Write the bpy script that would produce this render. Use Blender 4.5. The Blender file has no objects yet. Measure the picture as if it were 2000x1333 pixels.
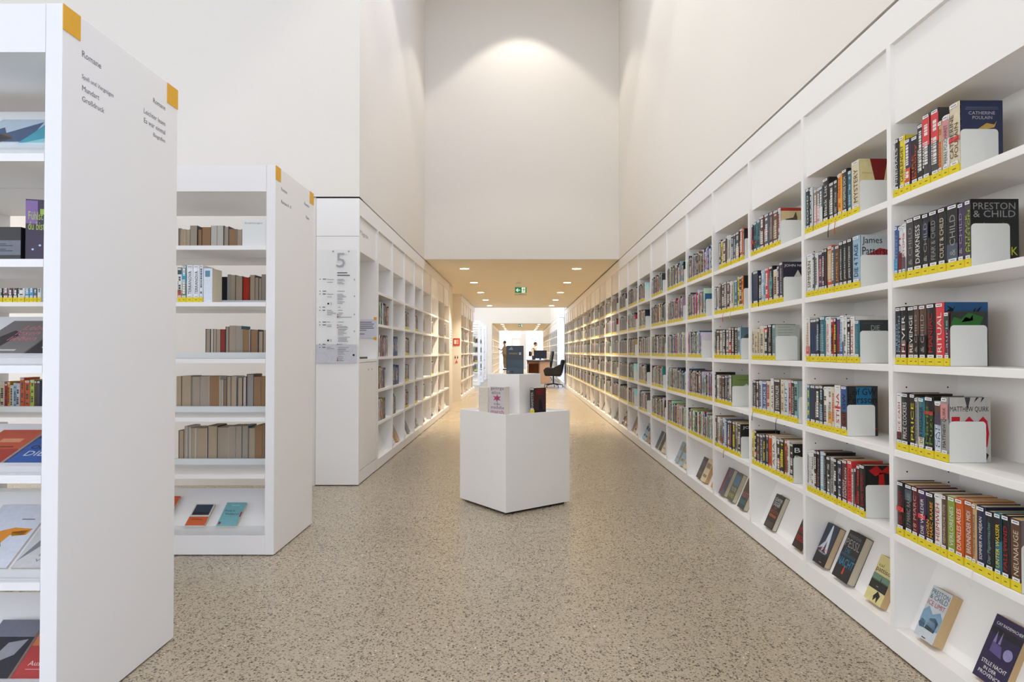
import bpy, math, random
from mathutils import Vector, Matrix, Euler
R = random.Random(7)
F, VX, VY, H = 1270.0, 1017.0, 687.0, 1.15      # focal length in pixels, vanishing point, eye height
COL = bpy.context.scene.collection
PI = math.pi

# ------------------------------------------------------------------ colour and materials
def lin(c):
    return tuple(((v/255)/12.92 if v/255 <= .04045 else ((v/255+.055)/1.055)**2.4) for v in c)
P = dict(k=(26,25,27), w=(226,224,218), c=(214,202,172), r=(176,34,38), y=(226,205,50), o=(206,86,18), b=(40,84,140), n=(28,38,66),
         g=(112,112,110), G=(150,150,146), d=(62,60,62), t=(46,110,124), T=(118,160,164), m=(88,26,32), B=(92,62,48), e=(104,140,60), E=(54,76,58),
         l=(150,184,206), L=(204,212,216), p=(64,46,84), i=(206,140,140), a=(196,160,116), s=(72,86,98), v=(236,168,60), u=(40,140,190), x=(168,150,126), z=(140,122,100), j=(216,60,66), q=(176,190,60), h=(136,156,60), f=(160,78,24))
CN = dict(k='black', w='white', c='cream', r='red', y='yellow', o='orange', b='blue', n='navy', g='grey', G='pale grey', d='charcoal', t='teal',
          T='pale teal', m='maroon', B='brown', e='green', E='dark green', l='light blue', L='off-white', p='purple', i='pink', a='tan', s='slate', v='amber', u='bright blue', x='beige', z='taupe', j='crimson', q='lime', h='leaf green', f='rust')

def nodes(name):
    m = bpy.data.materials.new(name); m.use_nodes = True
    nt = m.node_tree
    return m, nt, nt.nodes['Principled BSDF']
def surf(name, col, rough=.5, metal=0, bump=0, bscale=300, spec=.5, var=0):
    m, nt, p = nodes(name)
    p.inputs['Roughness'].default_value = rough; p.inputs['Metallic'].default_value = metal
    p.inputs['Specular IOR Level'].default_value = spec
    p.inputs['Base Color'].default_value = (*lin(col), 1)
    tc = nt.nodes.new('ShaderNodeTexCoord'); nz = nt.nodes.new('ShaderNodeTexNoise')
    nz.inputs['Scale'].default_value = bscale; nt.links.new(tc.outputs['Object'], nz.inputs['Vector'])
    if bump:
        b = nt.nodes.new('ShaderNodeBump'); b.inputs['Strength'].default_value = bump; b.inputs['Distance'].default_value = .001
        nt.links.new(nz.outputs['Fac'], b.inputs['Height']); nt.links.new(b.outputs['Normal'], p.inputs['Normal'])
    mx = nt.nodes.new('ShaderNodeMix'); mx.data_type = 'RGBA'
    c = lin(col); v = var or .02
    mx.inputs['A'].default_value = (*[q*(1-v) for q in c], 1); mx.inputs['B'].default_value = (*[min(1, q*(1+v)) for q in c], 1)
    nt.links.new(nz.outputs['Fac'], mx.inputs['Factor']); nt.links.new(mx.outputs['Result'], p.inputs['Base Color'])
    return m
def printed(name, rough, spec=.5):
    m, nt, p = nodes(name)
    a = nt.nodes.new('ShaderNodeAttribute'); a.attribute_name = 'Col'
    tc = nt.nodes.new('ShaderNodeTexCoord'); nz = nt.nodes.new('ShaderNodeTexNoise'); nz.inputs['Scale'].default_value = 60
    nt.links.new(tc.outputs['Object'], nz.inputs['Vector'])
    mr = nt.nodes.new('ShaderNodeMapRange'); mr.inputs['To Min'].default_value = .86; mr.inputs['To Max'].default_value = 1.1
    nt.links.new(nz.outputs['Fac'], mr.inputs['Value'])
    vm = nt.nodes.new('ShaderNodeVectorMath'); vm.operation = 'SCALE'
    nt.links.new(a.outputs['Color'], vm.inputs[0]); nt.links.new(mr.outputs['Result'], vm.inputs['Scale'])
    nt.links.new(vm.outputs['Vector'], p.inputs['Base Color'])
    p.inputs['Roughness'].default_value = rough; p.inputs['Specular IOR Level'].default_value = spec
    return m
def pages_mat():
    m, nt, p = nodes('paper_pages')
    a = nt.nodes.new('ShaderNodeAttribute'); a.attribute_name = 'Col'
    tc = nt.nodes.new('ShaderNodeTexCoord'); mp = nt.nodes.new('ShaderNodeMapping'); mp.inputs['Scale'].default_value = (8, 900, 8)
    nz = nt.nodes.new('ShaderNodeTexNoise'); nz.inputs['Scale'].default_value = 1.0
    nt.links.new(tc.outputs['Object'], mp.inputs['Vector']); nt.links.new(mp.outputs['Vector'], nz.inputs['Vector'])
    mr = nt.nodes.new('ShaderNodeMapRange'); mr.inputs['To Min'].default_value = .75; mr.inputs['To Max'].default_value = 1.12
    nt.links.new(nz.outputs['Fac'], mr.inputs['Value'])
    vm = nt.nodes.new('ShaderNodeVectorMath'); vm.operation = 'SCALE'
    nt.links.new(a.outputs['Color'], vm.inputs[0]); nt.links.new(mr.outputs['Result'], vm.inputs['Scale'])
    nt.links.new(vm.outputs['Vector'], p.inputs['Base Color']); p.inputs['Roughness'].default_value = .9
    return m
def terrazzo():
    m, nt, p = nodes('terrazzo'); N = nt.nodes; L = nt.links
    tc = N.new('ShaderNodeTexCoord')
    def vor(scale, lo, hi, keep):
        v = N.new('ShaderNodeTexVoronoi'); v.inputs['Scale'].default_value = scale; v.inputs['Randomness'].default_value = 1
        wob = N.new('ShaderNodeTexNoise'); wob.inputs['Scale'].default_value = scale*1.6
        ad = N.new('ShaderNodeMix'); ad.data_type = 'VECTOR'; ad.inputs['Factor'].default_value = .012
        L.new(tc.outputs['Object'], wob.inputs['Vector']); L.new(tc.outputs['Object'], ad.inputs['A']); L.new(wob.outputs['Color'], ad.inputs['B'])
        L.new(ad.outputs['Result'], v.inputs['Vector'])
        sep = N.new('ShaderNodeSeparateColor'); L.new(v.outputs['Color'], sep.inputs['Color'])
        # chip radius differs from cell to cell
        th = N.new('ShaderNodeMapRange'); th.inputs['To Min'].default_value = lo; th.inputs['To Max'].default_value = hi; L.new(sep.outputs['Red'], th.inputs['Value'])
        lt = N.new('ShaderNodeMath'); lt.operation = 'LESS_THAN'; L.new(v.outputs['Distance'], lt.inputs[0]); L.new(th.outputs['Result'], lt.inputs[1])
        kp = N.new('ShaderNodeMath'); kp.operation = 'LESS_THAN'; L.new(sep.outputs['Green'], kp.inputs[0]); kp.inputs[1].default_value = keep
        mu = N.new('ShaderNodeMath'); mu.operation = 'MULTIPLY'; L.new(lt.outputs[0], mu.inputs[0]); L.new(kp.outputs[0], mu.inputs[1])
        return mu, sep
    big = N.new('ShaderNodeTexNoise'); big.inputs['Scale'].default_value = 1.1; big.inputs['Detail'].default_value = 4
    L.new(tc.outputs['Object'], big.inputs['Vector'])
    base = N.new('ShaderNodeMix'); base.data_type = 'RGBA'; base.inputs['A'].default_value = (*lin((168,155,133)), 1); base.inputs['B'].default_value = (*lin((188,175,152)), 1)
    L.new(big.outputs['Fac'], base.inputs['Factor'])
    cur = base.outputs['Result']
    for scale, lo, hi, keep, dark, light in ((84, .14, .50, .55, (58,50,42), (112,98,82)), (150, .18, .55, .62, (70,60,50), (130,114,94)), (90, .05, .34, .1, (222,214,198), (236,228,214))):
        mk, sep = vor(scale, lo, hi, keep)
        cc = N.new('ShaderNodeMix'); cc.data_type = 'RGBA'; cc.inputs['A'].default_value = (*lin(dark), 1); cc.inputs['B'].default_value = (*lin(light), 1)
        L.new(sep.outputs['Blue'], cc.inputs['Factor'])
        mx = N.new('ShaderNodeMix'); mx.data_type = 'RGBA'; L.new(mk.outputs[0], mx.inputs['Factor']); L.new(cur, mx.inputs['A']); L.new(cc.outputs['Result'], mx.inputs['B'])
        cur = mx.outputs['Result']
    L.new(cur, p.inputs['Base Color'])
    rr = N.new('ShaderNodeMapRange'); rr.inputs['To Min'].default_value = .2; rr.inputs['To Max'].default_value = .32
    L.new(big.outputs['Fac'], rr.inputs['Value']); L.new(rr.outputs['Result'], p.inputs['Roughness'])
    p.inputs['Specular IOR Level'].default_value = .45
    return m
def glow(name, col, strength):
    m, nt, p = nodes(name); p.inputs['Emission Color'].default_value = (*lin(col), 1); p.inputs['Emission Strength'].default_value = strength
    p.inputs['Base Color'].default_value = (*lin(col), 1)
    return m
def clear(name, alpha=.25, rough=.1, col=(235,240,240)):
    m, nt, p = nodes(name); p.inputs['Base Color'].default_value = (*lin(col), 1); p.inputs['Alpha'].default_value = alpha; p.inputs['Roughness'].default_value = rough
    return m
M = dict(
    wall=surf('painted_plaster', (234,229,221), .9, bump=.15, bscale=120, spec=.2),
    soffit=surf('painted_ceiling', (232,224,208), .9, bump=.1, bscale=120, spec=.2),
    white=surf('white_laminate', (243,241,238), .45, bump=.05, bscale=500, spec=.4),
    steel=surf('white_steel', (228,230,226), .35, spec=.5),
    dark=surf('dark_gap', (36,32,30), .9), black=surf('black_plastic', (24,24,26), .35), leather=surf('black_leather', (26,25,26), .38, bump=.4, bscale=200),
    wood=surf('oak_veneer', (200,146,98), .45, var=.18, bscale=30), pale_wood=surf('pale_wood', (206,184,152), .5, var=.08, bscale=30), wood_shade=surf('oak_veneer_shaded', (176,112,66), .6, var=.15, bscale=30),  # second, darker oak paints in the shade of the desk kneehole
    chrome=surf('chrome', (190,190,190), .2, 1), printed=printed('printed_card', .38), matt=printed('printed_matt', .7, .3), pages=pages_mat(),
    floor=terrazzo(), lamp=glow('lamp_disc', (255,238,214), 26), clear=clear('clear_acrylic', .07), frost=clear('frosted_lip', .42, .25, (226,228,228)), glass=clear('window_glass', .08, .02, (220,235,245)),
    skin=surf('skin', (190,140,112), .6), hair=surf('hair', (58,44,36), .8), shirt=surf('grey_shirt', (172,160,150), .9), khaki=surf('khaki_cloth', (132,120,98), .9),
    blouse=surf('white_blouse', (226,220,212), .9), bag=surf('black_cloth', (34,34,42), .9), denim=surf('dark_trousers', (40,40,48), .9), curtain=surf('curtain_cloth', (232,236,242), .9, bump=.3, bscale=40),
    green=glow('exit_green', (0,128,84), .35), exitwhite=glow('exit_white', (245,250,248), .6), plaque=surf('lilac_card', (214,216,226), .6))

# ------------------------------------------------------------------ mesh builder
FONT = {}
def text_geo(s):
    if s not in FONT:
        cu = bpy.data.curves.new('t', 'FONT'); cu.body = s; cu.align_x = 'LEFT'; cu.resolution_u = 2; cu.space_line = .85
        o = bpy.data.objects.new('t', cu); me = bpy.data.meshes.new_from_object(o)
        vs = [(v.co.x, v.co.y) for v in me.vertices]; fs = [tuple(p.vertices) for p in me.polygons]
        bpy.data.objects.remove(o); bpy.data.curves.remove(cu); bpy.data.meshes.remove(me)
        x0 = min(v[0] for v in vs); x1 = max(v[0] for v in vs); y0 = min(v[1] for v in vs); y1 = max(v[1] for v in vs)
        FONT[s] = ([((x-x0)/(x1-x0), (y-y0)/(y1-y0)) for x, y in vs], fs, (x1-x0)/(y1-y0))
    return FONT[s]
class MB:
    def __init__(s): s.v = []; s.f = []; s.c = []; s.m = []; s.X = Matrix.Identity(4)
    def add(s, vs, fs, col=(255,255,255), mi=0):
        n = len(s.v); s.v += [s.X @ Vector(v) for v in vs]; s.f += [tuple(i+n for i in f) for f in fs]; s.c += [col]*len(fs); s.m += [mi]*len(fs); return s
    def box(s, x0, x1, y0, y1, z0, z1, col=(255,255,255), mi=0):
        vs = [(x, y, z) for z in (z0, z1) for y in (y0, y1) for x in (x0, x1)]
        return s.add(vs, [(0,2,3,1),(4,5,7,6),(0,1,5,4),(2,6,7,3),(0,4,6,2),(1,3,7,5)], col, mi)
    def quad(s, o, u, v, col=(255,255,255), mi=0):
        o, u, v = Vector(o), Vector(u), Vector(v); return s.add([o, o+u, o+u+v, o+v], [(0,1,2,3)], col, mi)
    def text(s, t, o, u, v, col=(0,0,0), mi=0, keep=False):
        """fits the string into the rectangle o, u, v"""
        g, fs, asp = text_geo(t); o, u, v = Vector(o), Vector(u), Vector(v)
        if keep:
            if asp*v.length > u.length: v = v*(u.length/(asp*v.length))
            else: u = u*(asp*v.length/u.length)
        return s.add([o+u*a+v*b for a, b in g], fs, col, mi)
    def cyl(s, c, r, h, n=16, r2=None, ax='z', col=(255,255,255), mi=0):
        r2 = r if r2 is None else r2; vs = []
        for k, rr in ((0, r), (h, r2)):
            for i in range(n):
                a = 2*PI*i/n; p = (rr*math.cos(a), rr*math.sin(a), k)
                p = p if ax == 'z' else ((p[2], p[0], p[1]) if ax == 'x' else (p[0], p[2], -p[1]))
                vs.append((c[0]+p[0], c[1]+p[1], c[2]+p[2]))
        return s.add(vs, [tuple(range(n-1, -1, -1)), tuple(range(n, 2*n))]+[(i, (i+1) % n, n+(i+1) % n, n+i) for i in range(n)], col, mi)
    def tube(s, pts, r, n=8, col=(255,255,255)):
        pts = [Vector(p) for p in pts]; base = len(s.v); vs = []
        for i, p in enumerate(pts):
            d = (pts[min(i+1, len(pts)-1)]-pts[max(i-1, 0)]).normalized(); a = d.orthogonal().normalized(); b = d.cross(a)
            rr = r[i] if isinstance(r, (list, tuple)) else r
            vs += [p+a*rr*math.cos(2*PI*k/n)+b*rr*math.sin(2*PI*k/n) for k in range(n)]
        fs = [(i*n+k, i*n+(k+1) % n, (i+1)*n+(k+1) % n, (i+1)*n+k) for i in range(len(pts)-1) for k in range(n)]
        fs += [tuple(range(n)), tuple(range((len(pts)-1)*n, len(pts)*n))]
        return s.add(vs, fs, col)
    def outline(s, pts, o, u, v, w, t, col=(255,255,255), mi=0):
        """a 2-D outline given in the plane u, v, given the thickness t along w"""
        o, u, v, w = map(Vector, (o, u, v, w)); n = len(pts)
        vs = [o+u*a+v*b for a, b in pts]+[o+u*a+v*b+w*t for a, b in pts]
        return s.add(vs, [tuple(range(n-1, -1, -1)), tuple(range(n, 2*n))]+[(i, (i+1) % n, n+(i+1) % n, n+i) for i in range(n)], col, mi)
    def mesh(s, name, mats):
        me = bpy.data.meshes.new(name); me.from_pydata([tuple(v) for v in s.v], [], s.f)
        a = me.color_attributes.new('Col', 'FLOAT_COLOR', 'CORNER'); data = []; lc = {}
        for p, c in zip(me.polygons, s.c):
            if c not in lc: lc[c] = (*lin(c), 1)
            data += list(lc[c])*p.loop_total
        a.data.foreach_set('color', data)
        if len(mats) > 1: me.polygons.foreach_set('material_index', s.m)
        for m in mats: me.materials.append(M[m])
        me.update(); return me
    def build(s, name, mats, parent=None, bevel=0, smooth=False, loc=None):
        mats = [mats] if isinstance(mats, str) else mats
        o = bpy.data.objects.new(name, s.mesh(name, mats)); COL.objects.link(o)
        if parent: o.parent = parent
        if loc: o.location = loc
        if bevel:
            b = o.modifiers.new('b', 'BEVEL'); b.width = bevel; b.segments = 2; b.limit_method = 'ANGLE'
        if smooth:
            for p in o.data.polygons: p.use_smooth = True
        return o
def tag(o, label=None, cat=None, group=None, kind=None):
    if label: o['label'] = label
    if cat: o['category'] = cat
    if group: o['group'] = group
    if kind: o['kind'] = kind
    return o
def thing(name, label, cat, loc=(0,0,0), rz=0, group=None):
    o = bpy.data.objects.new(name, None); COL.objects.link(o); o.location = loc; o.rotation_euler = (0, 0, rz); o.empty_display_size = .1
    return tag(o, label, cat, group)
def struct(name, mb, m, **k): return tag(mb.build(name, m, **k), kind='structure')
def copy_tree(o, parent=None):
    c = o.copy(); COL.objects.link(c); c.parent = parent
    for ch in list(o.children): copy_tree(ch, c)
    return c
ORD = 'first second third fourth fifth sixth seventh eighth ninth tenth eleventh twelfth thirteenth fourteenth fifteenth sixteenth seventeenth eighteenth nineteenth twentieth'.split()
TENS = ['twenty-'+w for w in ORD[:9]]+['thirtieth']+['thirty-'+w for w in ORD[:9]]+['fortieth']+['forty-'+w for w in ORD[:9]]
ORD += TENS

# ------------------------------------------------------------------ setting
CE = 2.484; XR, XL = 1.4206, -1.389; TOP = 6.6
struct('floor', MB().box(-9, 4, -9, 60, -.1, 0), 'floor')
struct('wall_right', MB().box(XR, 1.9, -.8, 21.0, CE, TOP).box(1.70, 1.9, .97, 21.0, 0, CE).box(XR, 1.9, -.8, .965, 0, CE).box(XR, 1.9, -8, -7, 0, TOP).box(XR, 1.9, -7, -.8, 0, .5).box(XR, 1.9, -7, -.8, 5.2, TOP).box(XR, 1.9, 25.4, 44, CE, TOP).box(1.70, 1.9, 25.4, 44, 0, CE), 'wall')
struct('wall_back', MB().box(-1.95, XR, 9.37, 9.5, CE, TOP), 'wall')
struct('wall_left', MB().box(-1.95, XL, 5.58, 9.37, CE, TOP).box(-1.95, -1.83, 5.72, 19.8, 0, CE), 'wall')
struct('wall_left_front', MB().box(-3.9, -1.765, 5.60, 5.72, 0, CE).box(-7, -1.39, 5.581, 5.72, CE, TOP).box(-9, -3.9, 8.2, 8.3, 0, 3.6), 'wall')
struct('ceiling_main', MB().box(-9, XR, -8, 2.8, TOP, TOP+.1).box(-9, XR, 7.6, 9.5, TOP, TOP+.1).box(-9, -1.15, 2.8, 7.6, TOP, TOP+.1).box(1.15, XR, 2.8, 7.6, TOP, TOP+.1).box(-.35, .35, 2.8, 7.6, TOP, TOP+.1), 'wall')  # out of view; slots added so sky light brightens the hall walls
struct('wall_rear_unseen', MB().box(-9, XR, -8.1, -8, 0, .6).box(-9, XR, -8.1, -8, 3.2, TOP), 'wall')  # unseen wall behind the camera, added to narrow the daylight opening
struct('wall_left_rear_unseen', MB().box(-9.1, -9, -8, 8.2, 0, .6).box(-9.1, -9, -8, 8.2, 3.8, TOP), 'wall')  # unseen side wall, added to cut daylight from low and high angles
struct('ceiling', MB().box(-1.95, XR+.3, 9.5, 19.8, CE, CE+.12), 'soffit')
# corridor wall with the shallow alcove on the left
struct('wall_left_alcove', MB().box(-1.83, XL, 12.66, 13.26, 0, CE).box(-1.83, -1.72, 13.26, 15.05, 0, CE).box(-1.83, XL, 15.05, 15.17, 0, CE), 'wall')
# middle hall, second passage, far hall
struct('wall_far_end', MB().box(-1.95, 1.9, 19.8, 19.92, CE+.12, TOP).box(-8, XR, 30.8, 30.95, CE, TOP).box(-8, -1.36, 30.8, 30.95, 0, CE), 'wall')
struct('ceiling_middle', MB().box(-8, 1.9, 19.8, 30.95, TOP, TOP+.1), 'wall')
struct('ceiling_far', MB().box(-1.95, XR+.3, 30.95, 42, CE, CE+.12), 'soffit')
struct('wall_left_far', MB().box(-1.95, -1.75, 30.95, 42, 0, CE), 'wall')
struct('wall_far_passage', MB().box(-5, XR+.3, 42, 42.1, CE, 5), 'wall')
struct('gap_shade_1', MB().box(1.436, 1.68, .2, 21, 2.4705, 2.4838).box(-1.70, -1.404, 5.64, 12.66, 2.4705, 2.4838).box(-1.70, -1.404, 15.17, 19.6, 2.4705, 2.4838), 'dark')  # dark strips that paint in the shade of the gap above the fascias
struct('gap_shade_2', MB().box(-1.764, -1.759, 5.595, 5.6, 0, CE).box(-1.764, -1.404, 5.590, 5.6, 2.4705, 2.4838), 'dark')  # dark colour stands for the shade in the gap round the end panel
# tall window strip right of the desk
struct('trim_3', MB().box(XR-.004, XR+.012, 21.0, 21.02, 0, TOP), 'dark')
w = struct('window_1', MB().box(XR, XR+.08, 21.02, 21.14, 0, TOP).box(XR, XR+.08, 25.2, 25.38, 0, TOP).box(XR+.01, XR+.07, 21.14, 25.2, 1.02+1.9, 1.02+2.0).box(XR+.01, XR+.07, 21.14, 25.2, 0, .12), 'steel')
MB().box(XR+.035, XR+.045, 21.14, 25.2, .12, TOP).build('window_pane', 'glass', w)
# end wall of the far hall with its bright openings
struct('wall_end', MB().box(-3.5, -1.7, 50, 50.1, 0, 5).box(-.95, -.70, 50, 50.1, 0, 5).box(.05, .45, 50, 50.1, 0, 5).box(1.3, 3, 50, 50.1, 0, 5), 'wall')
for xa, xb in ((-1.7, -.95), (-.70, .05), (.45, 1.3)): struct('wall_end_top', MB().box(xa, xb, 50, 50.1, 3.0 if xa != -.70 else 2.2, 5), 'wall')
struct('window_2', MB().box(-1.7, -1.62, 50.02, 50.08, 0, 3).box(-1.03, -.95, 50.02, 50.08, 0, 3).box(.45, .52, 50.02, 50.08, 0, 3).box(1.22, 1.3, 50.02, 50.08, 0, 3).box(.85, .9, 50.02, 50.08, 0, 3)
       .box(.52, 1.22, 50.02, 50.08, 2.1, 2.16).box(-1.62, -1.03, 50.02, 50.08, 2.1, 2.16), 'steel')
struct('door_1', MB().box(-.70, -.62, 49.9, 50, 0, 2.2).box(-.05, .05, 49.9, 50, 0, 2.2).box(-.62, -.05, 49.9, 50, 2.1, 2.2), 'pale_wood')
struct('window_3', MB().box(-.62, -.05, 49.95, 49.99, 1.98, 2.1).box(-.62, -.05, 49.97, 49.99, 0, 1.98), 'soffit')
struct('column_1', MB().box(0, .36, 44, 44.4, 0, 5), 'wall')
# floor cover in the foreground
fc = thing('floor_access_cover', 'square terrazzo floor cover with thin metal edge set in the floor at the bottom', 'floor cover', (0, 2.25, 0))
MB().box(-.105, .145, -.15, .10, .0001, .0012).build('cover_plate', 'floor', fc)
MB().box(-.109, -.105, -.154, .104, .0001, .002).box(.145, .149, -.154, .104, .0001, .002).box(-.105, .145, .10, .104, .0001, .002).box(-.105, .145, -.154, -.15, .0001, .002).build('edge_frame', 'chrome', fc)

# ------------------------------------------------------------------ built-in bookcases
ZS = [1.737, 1.4195, 1.0995, .7776, .457]
def bookcase_proto(name, width, depth, pegs=True):
    t = thing(name, 'x', 'bookcase'); bk = depth-.02
    u = MB().box(0, depth, width-.028, width, .008, 2.33)
    if pegs:
        for z in [2.026]+ZS[:4]:
            for dz in (.066, .106):
                for x in (.052, .21):
                    u.cyl((x, width-.0285, z-dz-.02), .0032, .0012, 8, ax='y', mi=1)
    u.build('upright', ['white', 'dark'], t)
    MB().box(bk, depth, 0, width-.028, .008, 2.33).build('back_panel', 'white', t)
    MB().box(.018, bk, 0, width-.028, 2.026, 2.33).build('header_panel', 'white', t)
    MB().box(0, depth, 0, width, 2.33, 2.470).build('fascia', 'white', t)
    for z in ZS: MB().box(.003, bk, 0, width-.028, z-.027, z).build('shelf', 'white', t, bevel=.0015)
    MB().box(0, bk, 0, width-.028, .008, .099).build('plinth', 'white', t, bevel=.001)
    MB().outline([(.058, .0995), (.072, .0995), (.215, .43), (.20, .43)], (0, 0, 0), (1, 0, 0), (0, 0, 1), (0, 1, 0), width-.028).build('display_board', 'white', t)
    return t
RP = .7705
right_y0 = lambda k: 1.7422+RP*k                      # near end of bay k (bay 0 is the one closest to the camera)
def bay_name(k): return 'closest' if k == 0 else ORD[k]
proto = bookcase_proto('bookcase', RP, .27)
GR = 'white built-in bookcases along the long wall'
for k in range(-1, 25):
    o = proto if k == -1 else copy_tree(proto)
    o.location = (XR, right_y0(k), 0); tag(o, f'white built-in bookcase bay, {bay_name(k)} one on the right wall' if k >= 0 else 'white built-in bookcase bay on the right wall, just outside the frame', 'bookcase', GR)
    o['category'] = 'bookcase'
for k in range(21):
    o = copy_tree(proto); o.location = (XR, 25.42+RP*k, 0); tag(o, f'white bookcase bay on the right past the tall window, {ORD[k]} after it', 'bookcase', 'bookcases past the tall window')
LU = [6.32, 7.05, 7.78, 8.51, 9.24, 10.09, 10.94, 11.79, 12.64]
pl = None
for i in range(8):
    wdt = LU[i+1]-LU[i]
    if i in (0, 4): pl = bookcase_proto('bookcase', wdt, .36); o = pl
    else: o = copy_tree(pl)
    o.location = (XL, LU[i+1], 0); o.rotation_euler = (0, 0, PI)
    tag(o, f'white built-in bookcase bay on the left wall, {ORD[i]} after the niche with poster', 'bookcase', 'bookcases on the left wall')
pl = bookcase_proto('bookcase', .74, .36, False)
for i in range(6):
    o = pl if i == 0 else copy_tree(pl)
    o.location = (XL, 15.17+.74*(i+1), 0); o.rotation_euler = (0, 0, PI); tag(o, f'white bookcase bay on the left wall, {ORD[i]} after the alcove with red sign', 'bookcase', 'bookcases after the alcove')
for i in range(15):
    o = copy_tree(pl); o.location = (-1.36, 30.96+.74*(i+1), 0); o.rotation_euler = (0, 0, PI); tag(o, f'pale bookcase bay in the far passage on the left, {ORD[i]} from its entrance', 'bookcase', 'bookcases in the far passage')

ep = tag(MB().box(XR, XR+.27, 25.385, 25.415, .008, 2.33).build('side_panel_board', 'white'), 'white end board closing the bookcases right after the tall window', 'panel')
# niche cabinet with its end panel
nc = thing('niche_cabinet', 'white cabinet with open niche above a cupboard at the head of the left wall', 'cabinet', (XL, 5.58, 0))
MB().box(-.369, 0, 0, .03, .008, 2.1405).build('end_panel', 'white', nc)
MB().box(-.369, 0, 0, .03, 2.1435, 2.470).build('end_panel', 'white', nc)
MB().box(-.36, 0, .712, .74, .008, 2.33).build('upright', 'white', nc)
MB().box(-.36, -.34, .03, .712, .008, 2.33).build('back_panel', 'white', nc)
MB().box(-.34, -.018, .03, .712, 2.026, 2.33).build('header_panel', 'white', nc)
MB().box(-.36, 0, .03, .74, 2.33, 2.470).build('fascia', 'white', nc)
MB().box(-.34, -.002, .03, .712, 1.055, 1.082).build('worktop', 'white', nc, bevel=.001)
MB().box(-.34, -.02, .03, .712, .008, 1.055).build('carcass', 'white', nc)
d = MB().box(-.019, -.003, .034, .708, .12, 1.05).build('door', 'white', nc, bevel=.001)
for y in (.36, .50): MB().cyl((-.003, y, .985), .007, .004, 12, ax='x').build('lock', 'chrome', d)
MB().box(-.019, -.003, .034, .708, .008, .114).build('plinth', 'white', nc)
hd = MB()
for j, wd in enumerate((.2,)): hd.text('Magazin', (-.0175, .10, 2.17), (0, .30, 0), (0, 0, .05), (150,146,140))
hd.build('lettering', 'matt', nc)
lp = thing('laptop', 'dark closed laptop on the niche worktop beside the poster', 'laptop', (XL-.17, 5.95, 1.082))
MB().box(-.12, .12, -.16, .16, .0005, .012).build('base', 'black', lp, bevel=.003); MB().box(-.12, .12, -.16, .16, .0125, .019).build('lid', 'black', lp, bevel=.003)
ps = thing('poster', 'pale lilac notice with orange corner squares on the niche side wall', 'notice', (0, 6.288, 0))
MB().box(-1.567, -1.392, -.003, -.0005, 1.28, 1.46).build('sheet', 'plaque', ps)
pm = MB()
for i, wd in enumerate((.12, .14, .13, .14, .07, 0, .05)):
    if wd: pm.quad((-1.56, -.0035, 1.43-.019*i), (wd, 0, 0), (0, 0, .006), (60,60,70))
pm.build('lettering', 'matt', ps)
for z in (1.455, 1.262): MB().box(-1.42, -1.393, -.006, -.0035, z, z+.027, (238,176,60)).build('orange_square', 'matt', ps)

# acrylic directory sign on the end panel
ds = thing('directory_sign', 'clear acrylic floor directory with a large 5 on the white end panel', 'sign', (0, 5.575, 0))
MB().box(-1.755, -1.407, -.006, 0, 1.05, 2.024).build('acrylic_panel', 'clear', ds)
MB().box(-1.753, -1.409, -.0075, -.0065, 1.052, 1.21, (206,206,212)).build('grey_field', 'matt', ds)
for x in (-1.61, -1.475): MB().cyl((x, -.012, 2.01), .008, .006, 12, ax='y').build('fixing', 'chrome', ds)
dm = MB(); yq = -.0085
dm.text('5', (-1.582, yq, 1.872), (.075, 0, 0), (0, 0, .125), (172,174,176))
def tx(px, py): return ((px-VX)*5.57/F, yq, H+(VY-py)*5.57/F)
def line(x0, x1, y, c=(150,150,154), h=1.1): dm.quad(tx(x0, y+h/2), ((x1-x0)*5.57/F, 0, 0), (0, 0, h*5.57/F), c)
line(658.5, 678, 533, (90,90,94), 1.8); line(658.5, 683, 538, (90,90,94), 1.8)
for y, w_ in ((546,11),(548.5,13),(551.5,9),(554.5,12),(569,13),(575,9),(577.5,12),(580,16),(583,8),(585.5,10),(590,13),(593,9),(600.5,5),(606.5,9),(612,10),(615,7),(618,5),(620,27),(629.5,11),(635.5,8),(638.5,18),(640.5,20),(643.5,18),(646,15),(649,12),(651.5,17),(654.5,11),(659,24),(662,18),(664.5,17),(667,20),(673,9),(679,21),(682,16),(684,15),(686.5,22),(689,11),(692,14),(697,10),(700,11),(703,8),(705,12)):
    line(660 if y > 600 else 658.5, 660+w_, y)
    if 606 < y and (int(y*2) % 5 < 2): line(658.3, 660, y, (150,40,50), 1.8)
for y, w_ in ((546,13),(551.5,11),(575,12),(580,9),(606.5,9),(609.5,12),(612,18),(615,10),(629.5,6),(635.5,9),(638.5,9),(679,8),(681.5,14)): line(638.5, 638.5+w_, y)
for y in (545.5,569,574.5,600.5,606.5,629.5,635,673,679): line(624, 625.5, y, (60,60,64), 1.8); line(630, 635+(int(y) % 3), y, (96,96,100), 1.5)
for y in (593.5, 665.5): dm.cyl(tx(641, y), .0085, .0005, 14, ax='y', col=(50,50,54)); line(645, 648, y-1.5); line(645, 648, y+1.5)
for y in (546.5, 579, 614.5, 647.5): line(691, 693, y, (150,150,154), 3)
dm.cyl(tx(691, 694), .0095, .0005, 14, ax='y', col=(40,40,44))
dm.build('lettering', 'matt', ds)

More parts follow.
